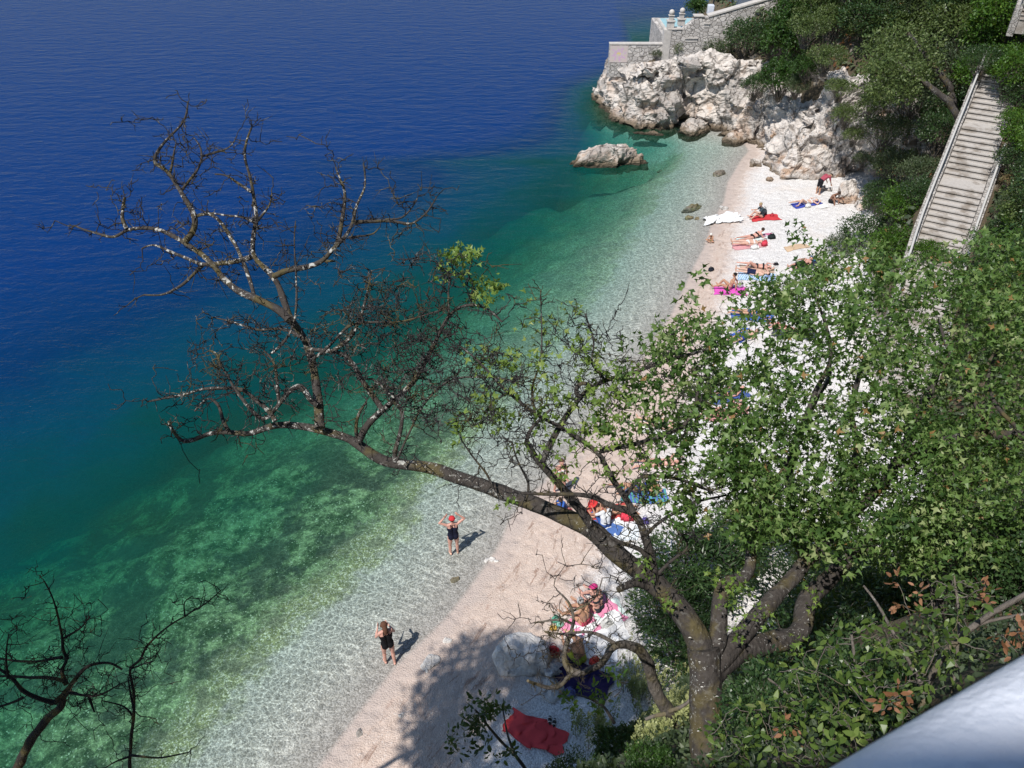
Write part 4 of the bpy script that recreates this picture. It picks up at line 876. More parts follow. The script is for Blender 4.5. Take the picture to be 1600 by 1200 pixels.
# gnarled little tree below the maple
bq = np.array([2.0, 6.0, hz(2.0, 6.0)]); q = pr(bq); D = 8.0
T = Tree('gnarled_tree', 'small gnarled bare tree twisting left below the maple trunk', 'tree', bq, (M['greybark'], M['darkbark']))
L = T.limb_px
L([(q[0], q[1]), (1070,1200), (1058,1150),(1045,1112),(1020,1075),(1012,1037),(997,1012),(975,1004),(955,1008),(945,1035),(920,1046),(895,1056),(872,1075),(847,1072),(825,1065)], 17, 2.2, q[2], D, .03, 12)
L([(905,1052),(885,1047),(879,1025),(890,992),(897,977),(895,955),(890,940),(870,922)], 6, 1.2, D, D - .2, .008, 8)
L([(960,1005),(935,990),(915,985),(890,990),(870,990),(850,985)], 3.4, 1.2, D, D - .2, .01, 7)
L([(897,977),(880,965),(860,970),(835,975)], 2.6, 1, D, D - .1, .01, 7); L([(895,955),(915,945),(935,930),(940,905)], 2, .8, D, D - .1, .01, 7)
L([(1045,1112),(1075,1100),(1083,1085)], 4, 2, D, D, .004, 7); L([(1040,1115),(1015,1120),(1008,1124)], 4, 2.4, D, D, .004, 7)
N0 = np.concatenate(T.nodes); T.grow(near(N0[pix(N0) < 990], 130, .22), .0034, 0, .34, 8, .011); T.spurs(200, (.04, .16), .3, lambda P: pix(P) < 990, .003); T.done()

# ------------------------------------------------------------------ shrubs and small plants of the slope
def crown_pts(n_cl, rx, rz, lump, seed):
    """cluster centres on a lumpy dome"""
    g = np.random.default_rng(seed)
    lobes = g.normal(size=(7, 3)); lobes[:, 2] = np.abs(lobes[:, 2]) * .8; lobes /= np.linalg.norm(lobes, axis=1)[:, None]
    d = g.normal(size=(n_cl, 3)); d[:, 2] = np.where(d[:, 2] < -.2, -d[:, 2], d[:, 2]); d /= np.linalg.norm(d, axis=1)[:, None]
    r = .62 + lump * np.max(d @ lobes.T, 1) ** 5 + g.uniform(-.14, .12, n_cl)
    r *= g.random(n_cl) ** .18
    return d * r[:, None] * [rx, rx, rz] + [0, 0, rz * .35], d
protos = {}
KIND = {  # material, leaf shape, leaf length, clusters, leaves per cluster, cluster spread, height ratio
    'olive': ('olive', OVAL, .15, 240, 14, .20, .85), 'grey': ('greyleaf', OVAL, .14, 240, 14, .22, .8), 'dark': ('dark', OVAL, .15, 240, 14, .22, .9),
    'bright': ('bright', OVAL, .17, 220, 14, .24, .85), 'pine': ('pine', SPRAY, .19, 260, 14, .18, 1.05), 'maple': ('maple', MAPLE, .15, 200, 14, .24, .8),
    'lance': ('dark', LANCE, .20, 260, 16, .22, .9), 'dry': ('dry', LANCE, .20, 120, 14, .18, .5)}
def shrub(name, label, kind, loc, r, group=None, ztall=1.0, cat='shrub', rz=None):
    v = rnd.randrange(3); key = (kind, v)
    if key not in protos:
        mt, tp, ll, nc, nl, sp, hr = KIND[kind]
        C, d = crown_pts(nc, 1.8, 1.8 * hr, .42, hash(kind) % 50 * 0 + len(kind) * 7 + v * 13)
        P = np.repeat(C, nl, 0); N = len(P); o = unit(N) * (rng.random(N) ** .4)[:, None] * sp * 1.35
        dd = np.repeat(d, nl, 0) + unit(N) * .9; nor = np.repeat(d, nl, 0) * .8 + unit(N) * .7; nor[:, 2] += .35
        tt = np.clip(rng.beta(2, 2, N) * .8 + np.repeat(rng.normal(0, .17, nc), nl), 0, .99)
        mb = MB(); mb.leaves(P + o, dd, nor, ll * rng.uniform(.6, 1.2, N), tp, 0, tt); crown = mb.build('crown', M[mt])
        mb = MB(); k = 6; T = C[::5]; u = np.linspace(0, 1, k)[None, :, None]; a = rng.normal(size=(len(T), 1, 3)) * [.12, .12, 0] + [0, 0, -.9]
        Pp = a + (T[:, None] - a) * u + rng.normal(size=(len(T), k, 3)) * .07 * np.sin(u * np.pi)
        mb.twigs(Pp, np.full(len(T), .03), np.full(len(T), .006), 5); stem = mb.build('stem', M['greybark'])
        protos[key] = (crown, stem)
        cs = (crown, stem)
    else:
        cs = tuple(q.copy() for q in protos[key])
        for q in cs: scn.collection.objects.link(q); q.parent = None
    t = thing(name, label, cat, loc, rnd.uniform(0, 6.28) if rz is None else rz, group)
    s = r / 1.45; t.scale = (s, s, s * ztall)
    for q in cs: q.parent = t
    return t
def shrub_px(px, py, rpx, kind, label, name='shrub', ztall=1.0, lift=.25, group=None, back=.0, cat='shrub'):
    p = hit(px, py + rpx * .25); d = ray(px, py); t = np.linalg.norm(p[:2]) / np.linalg.norm(d[:2]); r = rpx * t / F
    q = p + np.array([d[0], d[1], 0]) / np.linalg.norm(d[:2]) * (r * .35 + back)
    return shrub(name, label, kind, (q[0], q[1], max(hz(q[0], q[1]), p[2]) - r * .1 + lift * r), r, group, ztall, cat)
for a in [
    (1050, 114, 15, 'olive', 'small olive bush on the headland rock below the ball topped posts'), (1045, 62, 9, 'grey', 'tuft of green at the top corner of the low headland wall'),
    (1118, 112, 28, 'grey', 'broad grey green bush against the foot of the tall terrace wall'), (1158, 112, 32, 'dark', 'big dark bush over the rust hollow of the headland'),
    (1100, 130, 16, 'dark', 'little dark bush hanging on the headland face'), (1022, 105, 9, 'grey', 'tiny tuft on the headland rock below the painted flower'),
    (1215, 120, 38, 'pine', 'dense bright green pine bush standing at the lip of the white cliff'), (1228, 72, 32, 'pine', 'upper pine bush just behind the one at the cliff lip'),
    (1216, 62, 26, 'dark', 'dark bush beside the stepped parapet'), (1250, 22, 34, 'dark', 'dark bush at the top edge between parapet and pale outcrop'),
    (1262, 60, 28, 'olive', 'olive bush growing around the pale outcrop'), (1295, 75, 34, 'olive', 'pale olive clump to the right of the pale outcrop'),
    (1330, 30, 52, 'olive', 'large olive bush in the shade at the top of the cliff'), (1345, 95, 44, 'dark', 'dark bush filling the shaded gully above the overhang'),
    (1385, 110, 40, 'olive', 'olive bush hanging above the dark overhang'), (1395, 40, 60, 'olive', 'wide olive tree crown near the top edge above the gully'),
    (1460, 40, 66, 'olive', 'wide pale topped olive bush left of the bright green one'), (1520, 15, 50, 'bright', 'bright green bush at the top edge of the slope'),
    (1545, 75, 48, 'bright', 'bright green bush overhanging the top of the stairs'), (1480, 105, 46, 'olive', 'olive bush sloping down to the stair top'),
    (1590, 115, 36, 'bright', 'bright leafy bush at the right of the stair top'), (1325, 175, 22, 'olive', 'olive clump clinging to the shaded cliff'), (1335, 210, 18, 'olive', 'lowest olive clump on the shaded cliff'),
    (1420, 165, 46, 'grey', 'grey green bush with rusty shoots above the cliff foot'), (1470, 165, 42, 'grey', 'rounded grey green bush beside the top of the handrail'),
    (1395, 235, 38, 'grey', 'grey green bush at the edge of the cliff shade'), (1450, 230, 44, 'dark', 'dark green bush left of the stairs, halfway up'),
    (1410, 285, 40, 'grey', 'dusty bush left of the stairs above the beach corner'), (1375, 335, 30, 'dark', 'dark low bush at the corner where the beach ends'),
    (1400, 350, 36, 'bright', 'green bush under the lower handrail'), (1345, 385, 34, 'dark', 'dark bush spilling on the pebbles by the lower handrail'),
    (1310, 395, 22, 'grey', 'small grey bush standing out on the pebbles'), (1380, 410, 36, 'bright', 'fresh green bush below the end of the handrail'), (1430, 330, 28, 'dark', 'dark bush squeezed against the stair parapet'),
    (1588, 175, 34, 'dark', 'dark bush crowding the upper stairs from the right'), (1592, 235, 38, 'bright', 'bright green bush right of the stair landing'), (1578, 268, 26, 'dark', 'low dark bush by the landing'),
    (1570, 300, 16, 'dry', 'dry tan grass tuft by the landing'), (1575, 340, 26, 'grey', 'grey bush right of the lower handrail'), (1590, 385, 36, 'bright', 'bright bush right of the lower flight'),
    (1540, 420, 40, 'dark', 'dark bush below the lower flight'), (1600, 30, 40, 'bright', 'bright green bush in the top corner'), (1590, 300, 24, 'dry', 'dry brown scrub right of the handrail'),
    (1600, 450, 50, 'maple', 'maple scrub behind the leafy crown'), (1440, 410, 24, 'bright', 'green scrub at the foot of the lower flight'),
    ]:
    shrub_px(*a)
def shrub_y(px, py, y, rpx, kind, label, zt=1.0, group=None):
    d = ray(px, py); q = CAM + d * (y / d[1]); r_ = rpx * (y / d[1]) / F
    return shrub('cliff_shrub', label, kind, (q[0], q[1], q[2] - r_ * .4), r_, group, zt)
for a in [(1322, 182, 45.4, 20, 'olive', 'pale olive clump clinging to the shaded cliff, the middle one'), (1334, 212, 45.0, 17, 'olive', 'lowest pale olive clump on the shaded cliff'), (1312, 140, 46.2, 20, 'olive', 'olive clump at the edge between lit and shaded cliff'),
          (1292, 92, 47.6, 26, 'olive', 'olive bush on top of the lit cliff edge'), (1262, 46, 50, 28, 'olive', 'olive bush behind the pale outcrop at the top'), (1350, 250, 44.6, 14, 'grey', 'little grey bush low on the shaded cliff'), (1362, 165, 44.4, 24, 'olive', 'olive bush hanging beside the shaded cliff'),
          (1385, 205, 43.2, 34, 'grey', 'grey green bush spilling down where the cliff ends'), (1400, 260, 42.0, 34, 'grey', 'dusty bush reaching from the cliff end to the beach'), (1372, 300, 41.6, 22, 'dark', 'low dark bush at the end of the cliff shade'), (1430, 150, 43.5, 44, 'grey', 'large rounded grey green bush above the cliff end'),
          (1470, 210, 41, 36, 'dark', 'dark bush between cliff end and upper handrail'), (1440, 270, 39.5, 32, 'grey', 'grey bush just left of the middle handrail'), (1415, 325, 37.5, 28, 'dark', 'dark bush just left of the lower handrail'), (1520, 120, 44, 34, 'bright', 'bright bush closing off the head of the stairs'), (1560, 105, 44.5, 34, 'bright', 'bright bush over the head of the stairs, right one'), (1582, 116, 38.9, 36, 'bright', 'bright bush half covering the topmost steps'), (1535, 98, 40.0, 26, 'dark', 'dark bush at the upper end of the handrail'), (1592, 190, 36.5, 24, 'bright', 'bright bush leaning over the right side of the upper steps'), (1540, 60, 46, 40, 'bright', 'bright bush high above the head of the stairs'),
          (1222, 128, 51.5, 30, 'pine', 'fresh green pine bush hanging over the lit cliff face'), (1180, 135, 54, 22, 'dark', 'dark tuft between headland and cliff'), (1245, 135, 50, 20, 'grey', 'grey tuft on the brown ledge above the cliff'), (1262, 110, 49.5, 20, 'pine', 'small green bush on the brown ledge above the cliff')]:
    shrub_y(*a)
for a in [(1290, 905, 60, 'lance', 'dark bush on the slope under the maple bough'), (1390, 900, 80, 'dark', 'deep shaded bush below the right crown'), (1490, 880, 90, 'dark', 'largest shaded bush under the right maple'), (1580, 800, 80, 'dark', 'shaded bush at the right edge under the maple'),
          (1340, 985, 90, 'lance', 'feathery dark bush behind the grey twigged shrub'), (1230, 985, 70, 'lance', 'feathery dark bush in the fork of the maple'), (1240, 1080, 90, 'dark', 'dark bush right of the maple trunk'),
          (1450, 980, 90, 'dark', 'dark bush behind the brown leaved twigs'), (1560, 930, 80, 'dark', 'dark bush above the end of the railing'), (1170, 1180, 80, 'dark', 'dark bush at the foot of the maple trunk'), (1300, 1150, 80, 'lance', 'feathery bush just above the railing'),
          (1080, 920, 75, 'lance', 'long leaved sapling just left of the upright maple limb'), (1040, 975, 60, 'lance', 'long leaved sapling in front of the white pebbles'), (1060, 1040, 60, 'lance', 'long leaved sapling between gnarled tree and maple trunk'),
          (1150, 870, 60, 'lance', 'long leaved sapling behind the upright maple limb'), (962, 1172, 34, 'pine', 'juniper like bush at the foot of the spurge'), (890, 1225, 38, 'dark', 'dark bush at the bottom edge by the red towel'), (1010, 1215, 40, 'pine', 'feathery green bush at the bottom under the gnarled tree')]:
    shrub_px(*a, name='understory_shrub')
FILL = {'olive': 'olive bush lost in the thicket of the upper slope', 'grey': 'grey green bush lost in the thicket of the upper slope', 'dark': 'dark bush lost in the thicket of the upper slope', 'bright': 'bright green bush lost in the thicket of the upper slope'}
for iy, py in enumerate(range(-30, 500, 36)):
    for px in range(1240 + (iy % 2) * 20, 1680, 40):
        x, y = px + rnd.uniform(-12, 12), py + rnd.uniform(-12, 12); q = hit(x, y); g = sdist(q[:1], q[1:2], FOOT)[0]; sd = stair_d(q[:1], q[1:2])[0][0]
        if g < .9 or sd < 2.1 or (q[1] > 44 and g < 2.4) or (x > 1455 and q[1] < 44 and sd < 3.0 and x < 1600 and rnd.random() < .5): continue
        kd = rnd.choice(['bright', 'bright', 'dark', 'olive']) if x > 1530 else rnd.choice(['olive', 'grey', 'dark', 'olive'])
        r_ = rnd.uniform(.75, 1.25); shrub('shrub', FILL[kd], kd, (q[0], q[1], q[2]), min(r_, max(.5, sd - 1.3)), 'bushes of the upper slope thicket', rnd.uniform(.8, 1.15))
# spurge: upright plumes of small yellow green leaves
def spurge(px, py, rpx, n, label):
    p = hit(px, py); d = ray(px, py); t = (p[1] / d[1]); r = rpx * t / F; mb = MB(); sb = MB()
    o = rng.normal(size=(n, 2)) * r * .5; h = rng.uniform(.5, .95, n) * (1.0 + .4 * rng.random(n))
    for (ox, oy), hh in zip(o, h):
        m = 130; u = rng.random(m); a = rng.uniform(0, 6.28, m); rad = .075 * np.sin(np.clip(u * 1.15 + .12, 0, 1) * np.pi) ** .6 + .012
        lean = np.array([ox, oy, 0]) * .25
        base = np.array([ox, oy, hz(p[0] + ox, p[1] + oy) - p[2] + .05])
        P = base + lean * u[:, None] + np.stack([rad * np.cos(a), rad * np.sin(a), .12 + hh * u], 1)
        dr = np.stack([np.cos(a), np.sin(a), np.full(m, .8)], 1); nr = np.stack([np.cos(a) * .5, np.sin(a) * .5, np.ones(m)], 1) + unit(m) * .4
        mb.leaves(P, dr, nr, .05 * rng.uniform(.7, 1.2, m), OVAL, 0, np.clip(.15 + .75 * u + rng.normal(0, .12, m), 0, 1))
        sb.tube([base - [0, 0, .1], base + lean * .5 + [0, 0, hh * .6]], [.012, .006], 5)
    t = thing('spurge', label, 'plant', p, 0, 'flowering spurge on the slope foot'); sb.build('stem', M['greybark'], t); mb.build('flower_heads', M['spurge'], t)
spurge(1052, 1140, 42, 40, 'yellow green spurge right of the gnarled trunk, the tallest clump'); spurge(998, 1085, 38, 34, 'yellow green spurge in the bend of the gnarled trunk')
spurge(925, 1150, 34, 22, 'pale spurge nearest to the red towel'); spurge(1068, 1075, 30, 18, 'small spurge clump against the maple trunk'); spurge(1030, 1185, 30, 22, 'shaded spurge at the bottom edge by the maple')
# foreground shrub: grey twigs with glossy oval leaves and dead brown sprays
def twig_shrub(label, base, targets, lf, mat, nleaf, sz, brown=None, stems=None, group=None):
    T = Tree('twiggy_shrub', label, 'shrub', base, (M['greybark'], M['greybark']), group)
    for s in stems: T.limb_px(*s)
    T.grow(targets, .0022, .0, .16, 7, .007)
    T.leaf(targets, nleaf, .075, sz, lf, mat, .8)
    if brown is not None: T.grow(brown, .002, 0, .15, 6, .005); T.leaf(brown, 7, .05, sz * .85, OVAL, 'brownleaf', .2)
    for k in list(T.cr): pass
    T.limb.build('stem', M['greybark'], T.root); T.tw.build('crown', M['greybark'], T.root)
    for k, mb in T.cr.items(): mb.build('foliage' if k != 'brownleaf' else 'dead_leaves', M[k], T.root)
def base_px(px, py, t):
    q = at(px, py, t); return (q[0], q[1], min(q[2], hz(q[0], q[1]) + .1))
tg = np.concatenate([cloud(1330, 1080, 130, 90, 3.6, 5.4, 85), cloud(1450, 1020, 120, 70, 3.6, 5.4, 50), cloud(1200, 1150, 100, 60, 4.0, 5.6, 50), cloud(1500, 930, 70, 40, 3.8, 5.2, 16), cloud(1300, 1140, 120, 60, 3.6, 5.0, 60)])
br = np.concatenate([cloud(1415, 930, 45, 30, 3.8, 4.8, 4), cloud(1590, 985, 30, 35, 3.6, 4.2, 6), cloud(1400, 1095, 14, 14, 3.4, 3.7, 4), cloud(1540, 930, 14, 14, 3.8, 4.2, 3), cloud(1255, 1150, 60, 20, 4, 5, 4)])
sb = base_px(1420, 1330, 4.6)
twig_shrub('grey twigged shrub with glossy oval leaves and dead brown sprays above the railing', sb, tg, OVAL, 'oval', 7, .058, br,
    [([(1420,1330),(1430,1150),(1450,1060),(1490,1000),(1550,955),(1620,915)], 7, 4, 4.6, 4.0, .01, 8), ([(1445,1080),(1400,1000),(1370,940),(1350,915)], 4, 1.6, 4.4, 4.4, .01, 7), ([(1490,1000),(1530,970),(1600,960),(1640,950)], 3, 2, 4.2, 4.0, .01, 7),
     ([(1425,1240),(1350,1120),(1335,1030),(1330,990)], 5, 2, 4.6, 4.6, .01, 7), ([(1420,1250),(1300,1160),(1240,1090),(1200,1060)], 4, 1.8, 4.6, 4.8, .01, 7), ([(1425,1230),(1490,1080),(1500,960),(1490,900)], 4, 1.6, 4.6, 4.6, .01, 7)])
q = hz(-1.2, 6.4); sb = (-1.2, 6.4, q); s0 = pr(np.array(sb))
tg = np.concatenate([cloud(745, 1115, 30, 22, 11.0, 11.8, 16), cloud(772, 1105, 20, 24, 11, 11.8, 11), cloud(740, 1160, 40, 25, 11, 11.8, 10), cloud(785, 1180, 22, 14, 11, 11.8, 6), cloud(740, 1140, 40, 30, 11, 12, 8)])
twig_shrub('dark leaved sapling standing in the tree shade left of the red towel', sb, tg, OVAL, 'dark', 9, .10, None, [([(s0[0], s0[1]), (830, 1215), (805,1180),(775,1150),(755,1125),(742,1110)], 5, 1.6, s0[2], 11.4, .01, 7), ([(805,1180),(790,1140),(785,1110)], 2.4, 1.2, 11.4, 11.4, .01, 6)])
q = hit(905, 1100); tg = np.concatenate([cloud(905, 1085, 34, 20, 15, 16, 8), cloud(925, 1100, 26, 16, 15, 16, 6), cloud(960, 1050, 16, 10, 15, 16, 4)])
twig_shrub('fresh green sapling by the navy towel', base_px(960, 1130, 15.6), tg, OVAL, 'bright', 9, .14, None, [([(960,1130),(945,1105),(920,1090),(900,1085)], 3, 1.4, 15.6, 15.4, .01, 6)])

# ground cover of the slope, too dense to count
mb = MB(); n = 190000
X = np.concatenate([rng.uniform(-10, 17, 50000), rng.uniform(13, 40, 100000), rng.uniform(0, 9, 40000)]); Y = np.concatenate([rng.uniform(-1, 24, 50000), rng.uniform(20, 72, 100000), rng.uniform(2, 11, 40000)]); far = np.arange(n) >= 50000
g = sdist(X, Y, FOOT); sd_, _ = stair_d(X, Y)
k = (g > .3) & (sd_ > 1.5) & (Y > .49 * X + 1.1) & ~((X < 16.5) & (Y > 54)) & ~((g < 1.6) & (Y > 41)); X, Y, far = X[k], Y[k], far[k]; Z = height(X, Y)
cl = fbm(np.stack([X * .8, Y * .8, 0 * X], 1), 3); m = cl > -.5; X, Y, Z, cl, far = X[m], Y[m], Z[m], cl[m], far[m]; N = len(X)
d = unit(N); nr = unit(N) * .6 + [-.3, -.5, .8]
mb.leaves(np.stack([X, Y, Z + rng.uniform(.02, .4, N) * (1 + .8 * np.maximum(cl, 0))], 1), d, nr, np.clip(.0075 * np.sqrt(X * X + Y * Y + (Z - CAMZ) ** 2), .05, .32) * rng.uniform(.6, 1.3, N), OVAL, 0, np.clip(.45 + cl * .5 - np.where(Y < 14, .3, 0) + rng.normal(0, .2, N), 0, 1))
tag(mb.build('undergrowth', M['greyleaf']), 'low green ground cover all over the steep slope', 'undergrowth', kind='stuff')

# trees and an added house outside the frame that throw the shade in it
def shade_tree(label, x, y, top, r, n, name='shade_tree', kind='olive', lean=(0, 0), leaf=.24):
    zb = hz(x, y); T = Tree(name, label, 'tree', (x, y, zb - .2), (M['bark'], M['twig']))
    T.limb_w([np.array([x, y, zb - .2]), np.array([x + .2 + lean[0] * .4, y + lean[1] * .4, (zb + top) / 2]), np.array([x + lean[0], y + lean[1], top - .3])], np.array([.2, .16, .08]), .04, 10)
    d = unit(n); C = d * (r * (.45 + .55 * rng.random(n) ** .5))[:, None] * [1, 1, .75] + [x + lean[0], y + lean[1], top - r * .75]
    T.grow(C, .004, 0, .2, 6, .04); T.leaf(C, 16, .34, leaf, OVAL, kind); T.done()
shade_tree('leafy tree left of the lookout leaning over the bare trees', -6.2, 0.6, 19.8, 2.3, 420, lean=(-1.4, 1.7))
shade_tree('leafy tree just left of the lookout, shading the red towel', -5.2, .2, 21.4, 2.0, 320, lean=(-.6, .9))
shade_tree('olive tree leaning out over the shaded end of the cliff', 24.6, 41.6, 10.2, 2.1, 330, lean=(-4.0, 1.6), leaf=.17)
shade_tree('olive tree leaning over the beach corner in front of the cliff', 23.4, 38.6, 9.4, 1.5, 240, lean=(-4.2, 1.9), leaf=.17)
shade_tree('leafy tree further left along the shore, shading the water', -13.2, -1.5, 14.5, 2.6, 240)

# ------------------------------------------------------------------ people
def cap_mesh(a, b, ra, rb, sides=10):
    a, b = np.asarray(a, float), np.asarray(b, float); d = b - a; L = np.linalg.norm(d) + 1e-9; t = d / L
    h = np.array([0, 0, 1.]) if abs(t[2]) < .9 else np.array([1., 0, 0]); u = np.cross(t, h); u /= np.linalg.norm(u); w = np.cross(t, u)
    rows = []
    for k in np.linspace(-np.pi / 2, 0, 4): rows.append((a + t * ra * math.sin(k), ra * math.cos(k)))
    for k in np.linspace(0, np.pi / 2, 4): rows.append((b + t * rb * math.sin(k), rb * math.cos(k)))
    ang = np.linspace(0, 2 * np.pi, sides, endpoint=False)
    V = np.concatenate([c + max(r, 1e-4) * (np.cos(ang)[:, None] * u + np.sin(ang)[:, None] * w) for c, r in rows])
    i = np.arange(len(rows) - 1)[:, None] * sides; j = np.arange(sides)[None]; k = (j + 1) % sides
    F_ = np.stack([i + j, i + k, i + sides + k, i + sides + j], -1).reshape(-1, 4)
    return V, F_
def nz(v): v = np.asarray(v, float); return v / np.linalg.norm(v)
POSES = {
 'arms_up': dict(pz=.90, s1=(.02,0,1), s2=(-.03,0,1), hd=(.1,0,1), face=(1,0,.1), t=(.03,.05,-1), k=(-.02,0,-1), f=(1,.2,-.25), a=(.15,.85,.45), b=(.1,-.72,.75)),
 'wade': dict(pz=.87, s1=(.06,0,1), s2=(.10,0,1), hd=(.25,0,1), face=(1,0,-.35), t=(.14,.06,-1), k=(-.10,.02,-1), f=(1,.2,-.3), tR=(-.05,.03,-1), kR=(-.22,0,-1), a=(.35,.35,-.85), b=(.7,-.35,.25)),
 'walk': dict(pz=.88, s1=(.05,0,1), s2=(.05,0,1), hd=(.15,0,1), face=(1,0,-.15), t=(.25,.05,-1), k=(-.05,0,-1), f=(1,.1,-.2), tR=(-.2,.05,-1), kR=(-.3,0,-1), a=(.1,.2,-1), b=(.35,0,-1)),
 'bend': dict(pz=.84, s1=(.62,0,.72), s2=(.9,0,.25), hd=(.85,0,-.1), face=(.3,0,-1), t=(-.08,.08,-1), k=(.02,0,-1), f=(1,.1,-.15), a=(.35,.1,-.95), b=(.5,-.05,-.85)),
 'sit_back': dict(pz=.11, s1=(-.42,0,.9), s2=(-.2,0,1), hd=(.12,0,1), face=(1,0,-.1), t=(.9,.16,.34), k=(.86,.05,-.42), f=(.75,.1,.66), tR=(.8,.12,.62), kR=(.55,.02,-.82), a=(-.55,.25,-.8), b=(-.1,.05,-1)),
 'sit': dict(pz=.11, s1=(-.05,0,1), s2=(.32,0,.95), hd=(.5,0,.85), face=(1,0,-.6), t=(.86,.18,.5), k=(.66,0,-.72), f=(.85,.1,.35), a=(.62,.25,-.72), b=(.85,-.2,.1)),
 'hunch': dict(pz=.12, s1=(.1,0,1), s2=(.62,0,.8), hd=(.85,0,.5), face=(.8,0,-.8), t=(.72,.3,.62), k=(.25,-.1,-.96), f=(1,.1,-.1), a=(.75,.2,-.6), b=(.75,-.35,.1)),
 'cross': dict(pz=.11, s1=(.12,0,1), s2=(.42,0,.92), hd=(.6,0,.8), face=(.9,0,-.7), t=(.75,.62,.22), k=(.15,-1,-.22), f=(.6,-.6,0), a=(.55,.35,-.75), b=(.8,-.45,-.1)),
 'supine': dict(pz=.115, s1=(-1,0,.06), s2=(-1,0,.02), hd=(-1,0,.12), face=(.12,0,1), t=(1,.12,.0), k=(1,.03,-.04), f=(.45,.1,1), a=(.85,.5,-.05), b=(1,-.05,0)),
 'knees_up': dict(pz=.115, s1=(-1,0,.06), s2=(-1,0,.03), hd=(-1,0,.15), face=(.15,0,1), t=(.78,.14,.64), k=(.5,.03,-.87), f=(1,.1,-.05), tR=(.95,.12,.1), kR=(1,0,-.06), a=(-.2,.95,-.05), b=(-.75,-.55,.25)),
 'prone': dict(pz=.12, s1=(-1,0,.05), s2=(-1,0,.08), hd=(-1,0,.12), face=(-.2,.4,-.9), t=(1,.1,-.03), k=(1,.03,.0), f=(.8,.1,-.5), a=(-.45,.88,-.05), b=(-.85,-.5,.0)),
 'prone_up': dict(pz=.12, s1=(-1,0,.22), s2=(-.85,0,.5), hd=(-.6,0,.8), face=(-1,0,.1), t=(1,.1,-.03), k=(1,.03,.02), f=(.8,.1,-.5), a=(-.45,.35,-.85), b=(-.9,-.2,-.1)),
}
skins = {}
def skin_mat(tone):
    if tone not in skins:
        c = {'fair': (.60, .38, .29), 'pink': (.60, .33, .26), 'tan': (.47, .26, .165), 'brown': (.27, .135, .085)}[tone]
        t = NT('skin_' + tone); p = t.obj()
        q = t.n('BsdfPrincipled', Roughness=.5); t.set(q, 'Base Color', t.mix(t.noise(p, 7, 4), tuple(k * .88 for k in c), tuple(min(1, k * 1.1) for k in c)))
        t.set(q, 'Subsurface Weight', .08); t.set(q, 'Subsurface Radius', (.02, .008, .004)); skins[tone] = t.done(shader=q.outputs[0])
    return skins[tone]
cloths = {}
def cloth(col, nm='cloth', stripe=None):
    gm = sum(col) / 3; col = tuple(round(k * .86 + gm * .14, 4) for k in col); key = (col, stripe)
    if key not in cloths:
        t = NT('fabric'); p = t.obj(); n = t.noise(p, 9, 5)
        c = t.mix(n, tuple(k * .8 for k in col), tuple(min(.95, k * 1.12) for k in col))
        if stripe:
            w = t.n('TexWave', Vector=p, Scale=stripe[3] if len(stripe) > 3 else 3.0); c = t.mix(t.step(w.outputs['Fac'], .45, .55), c, tuple(stripe[:3]))
        cloths[key] = t.done(c, .85, t.bump(t.noise(p, 60, 3), .3, .004), spec=.2)
    return cloths[key]
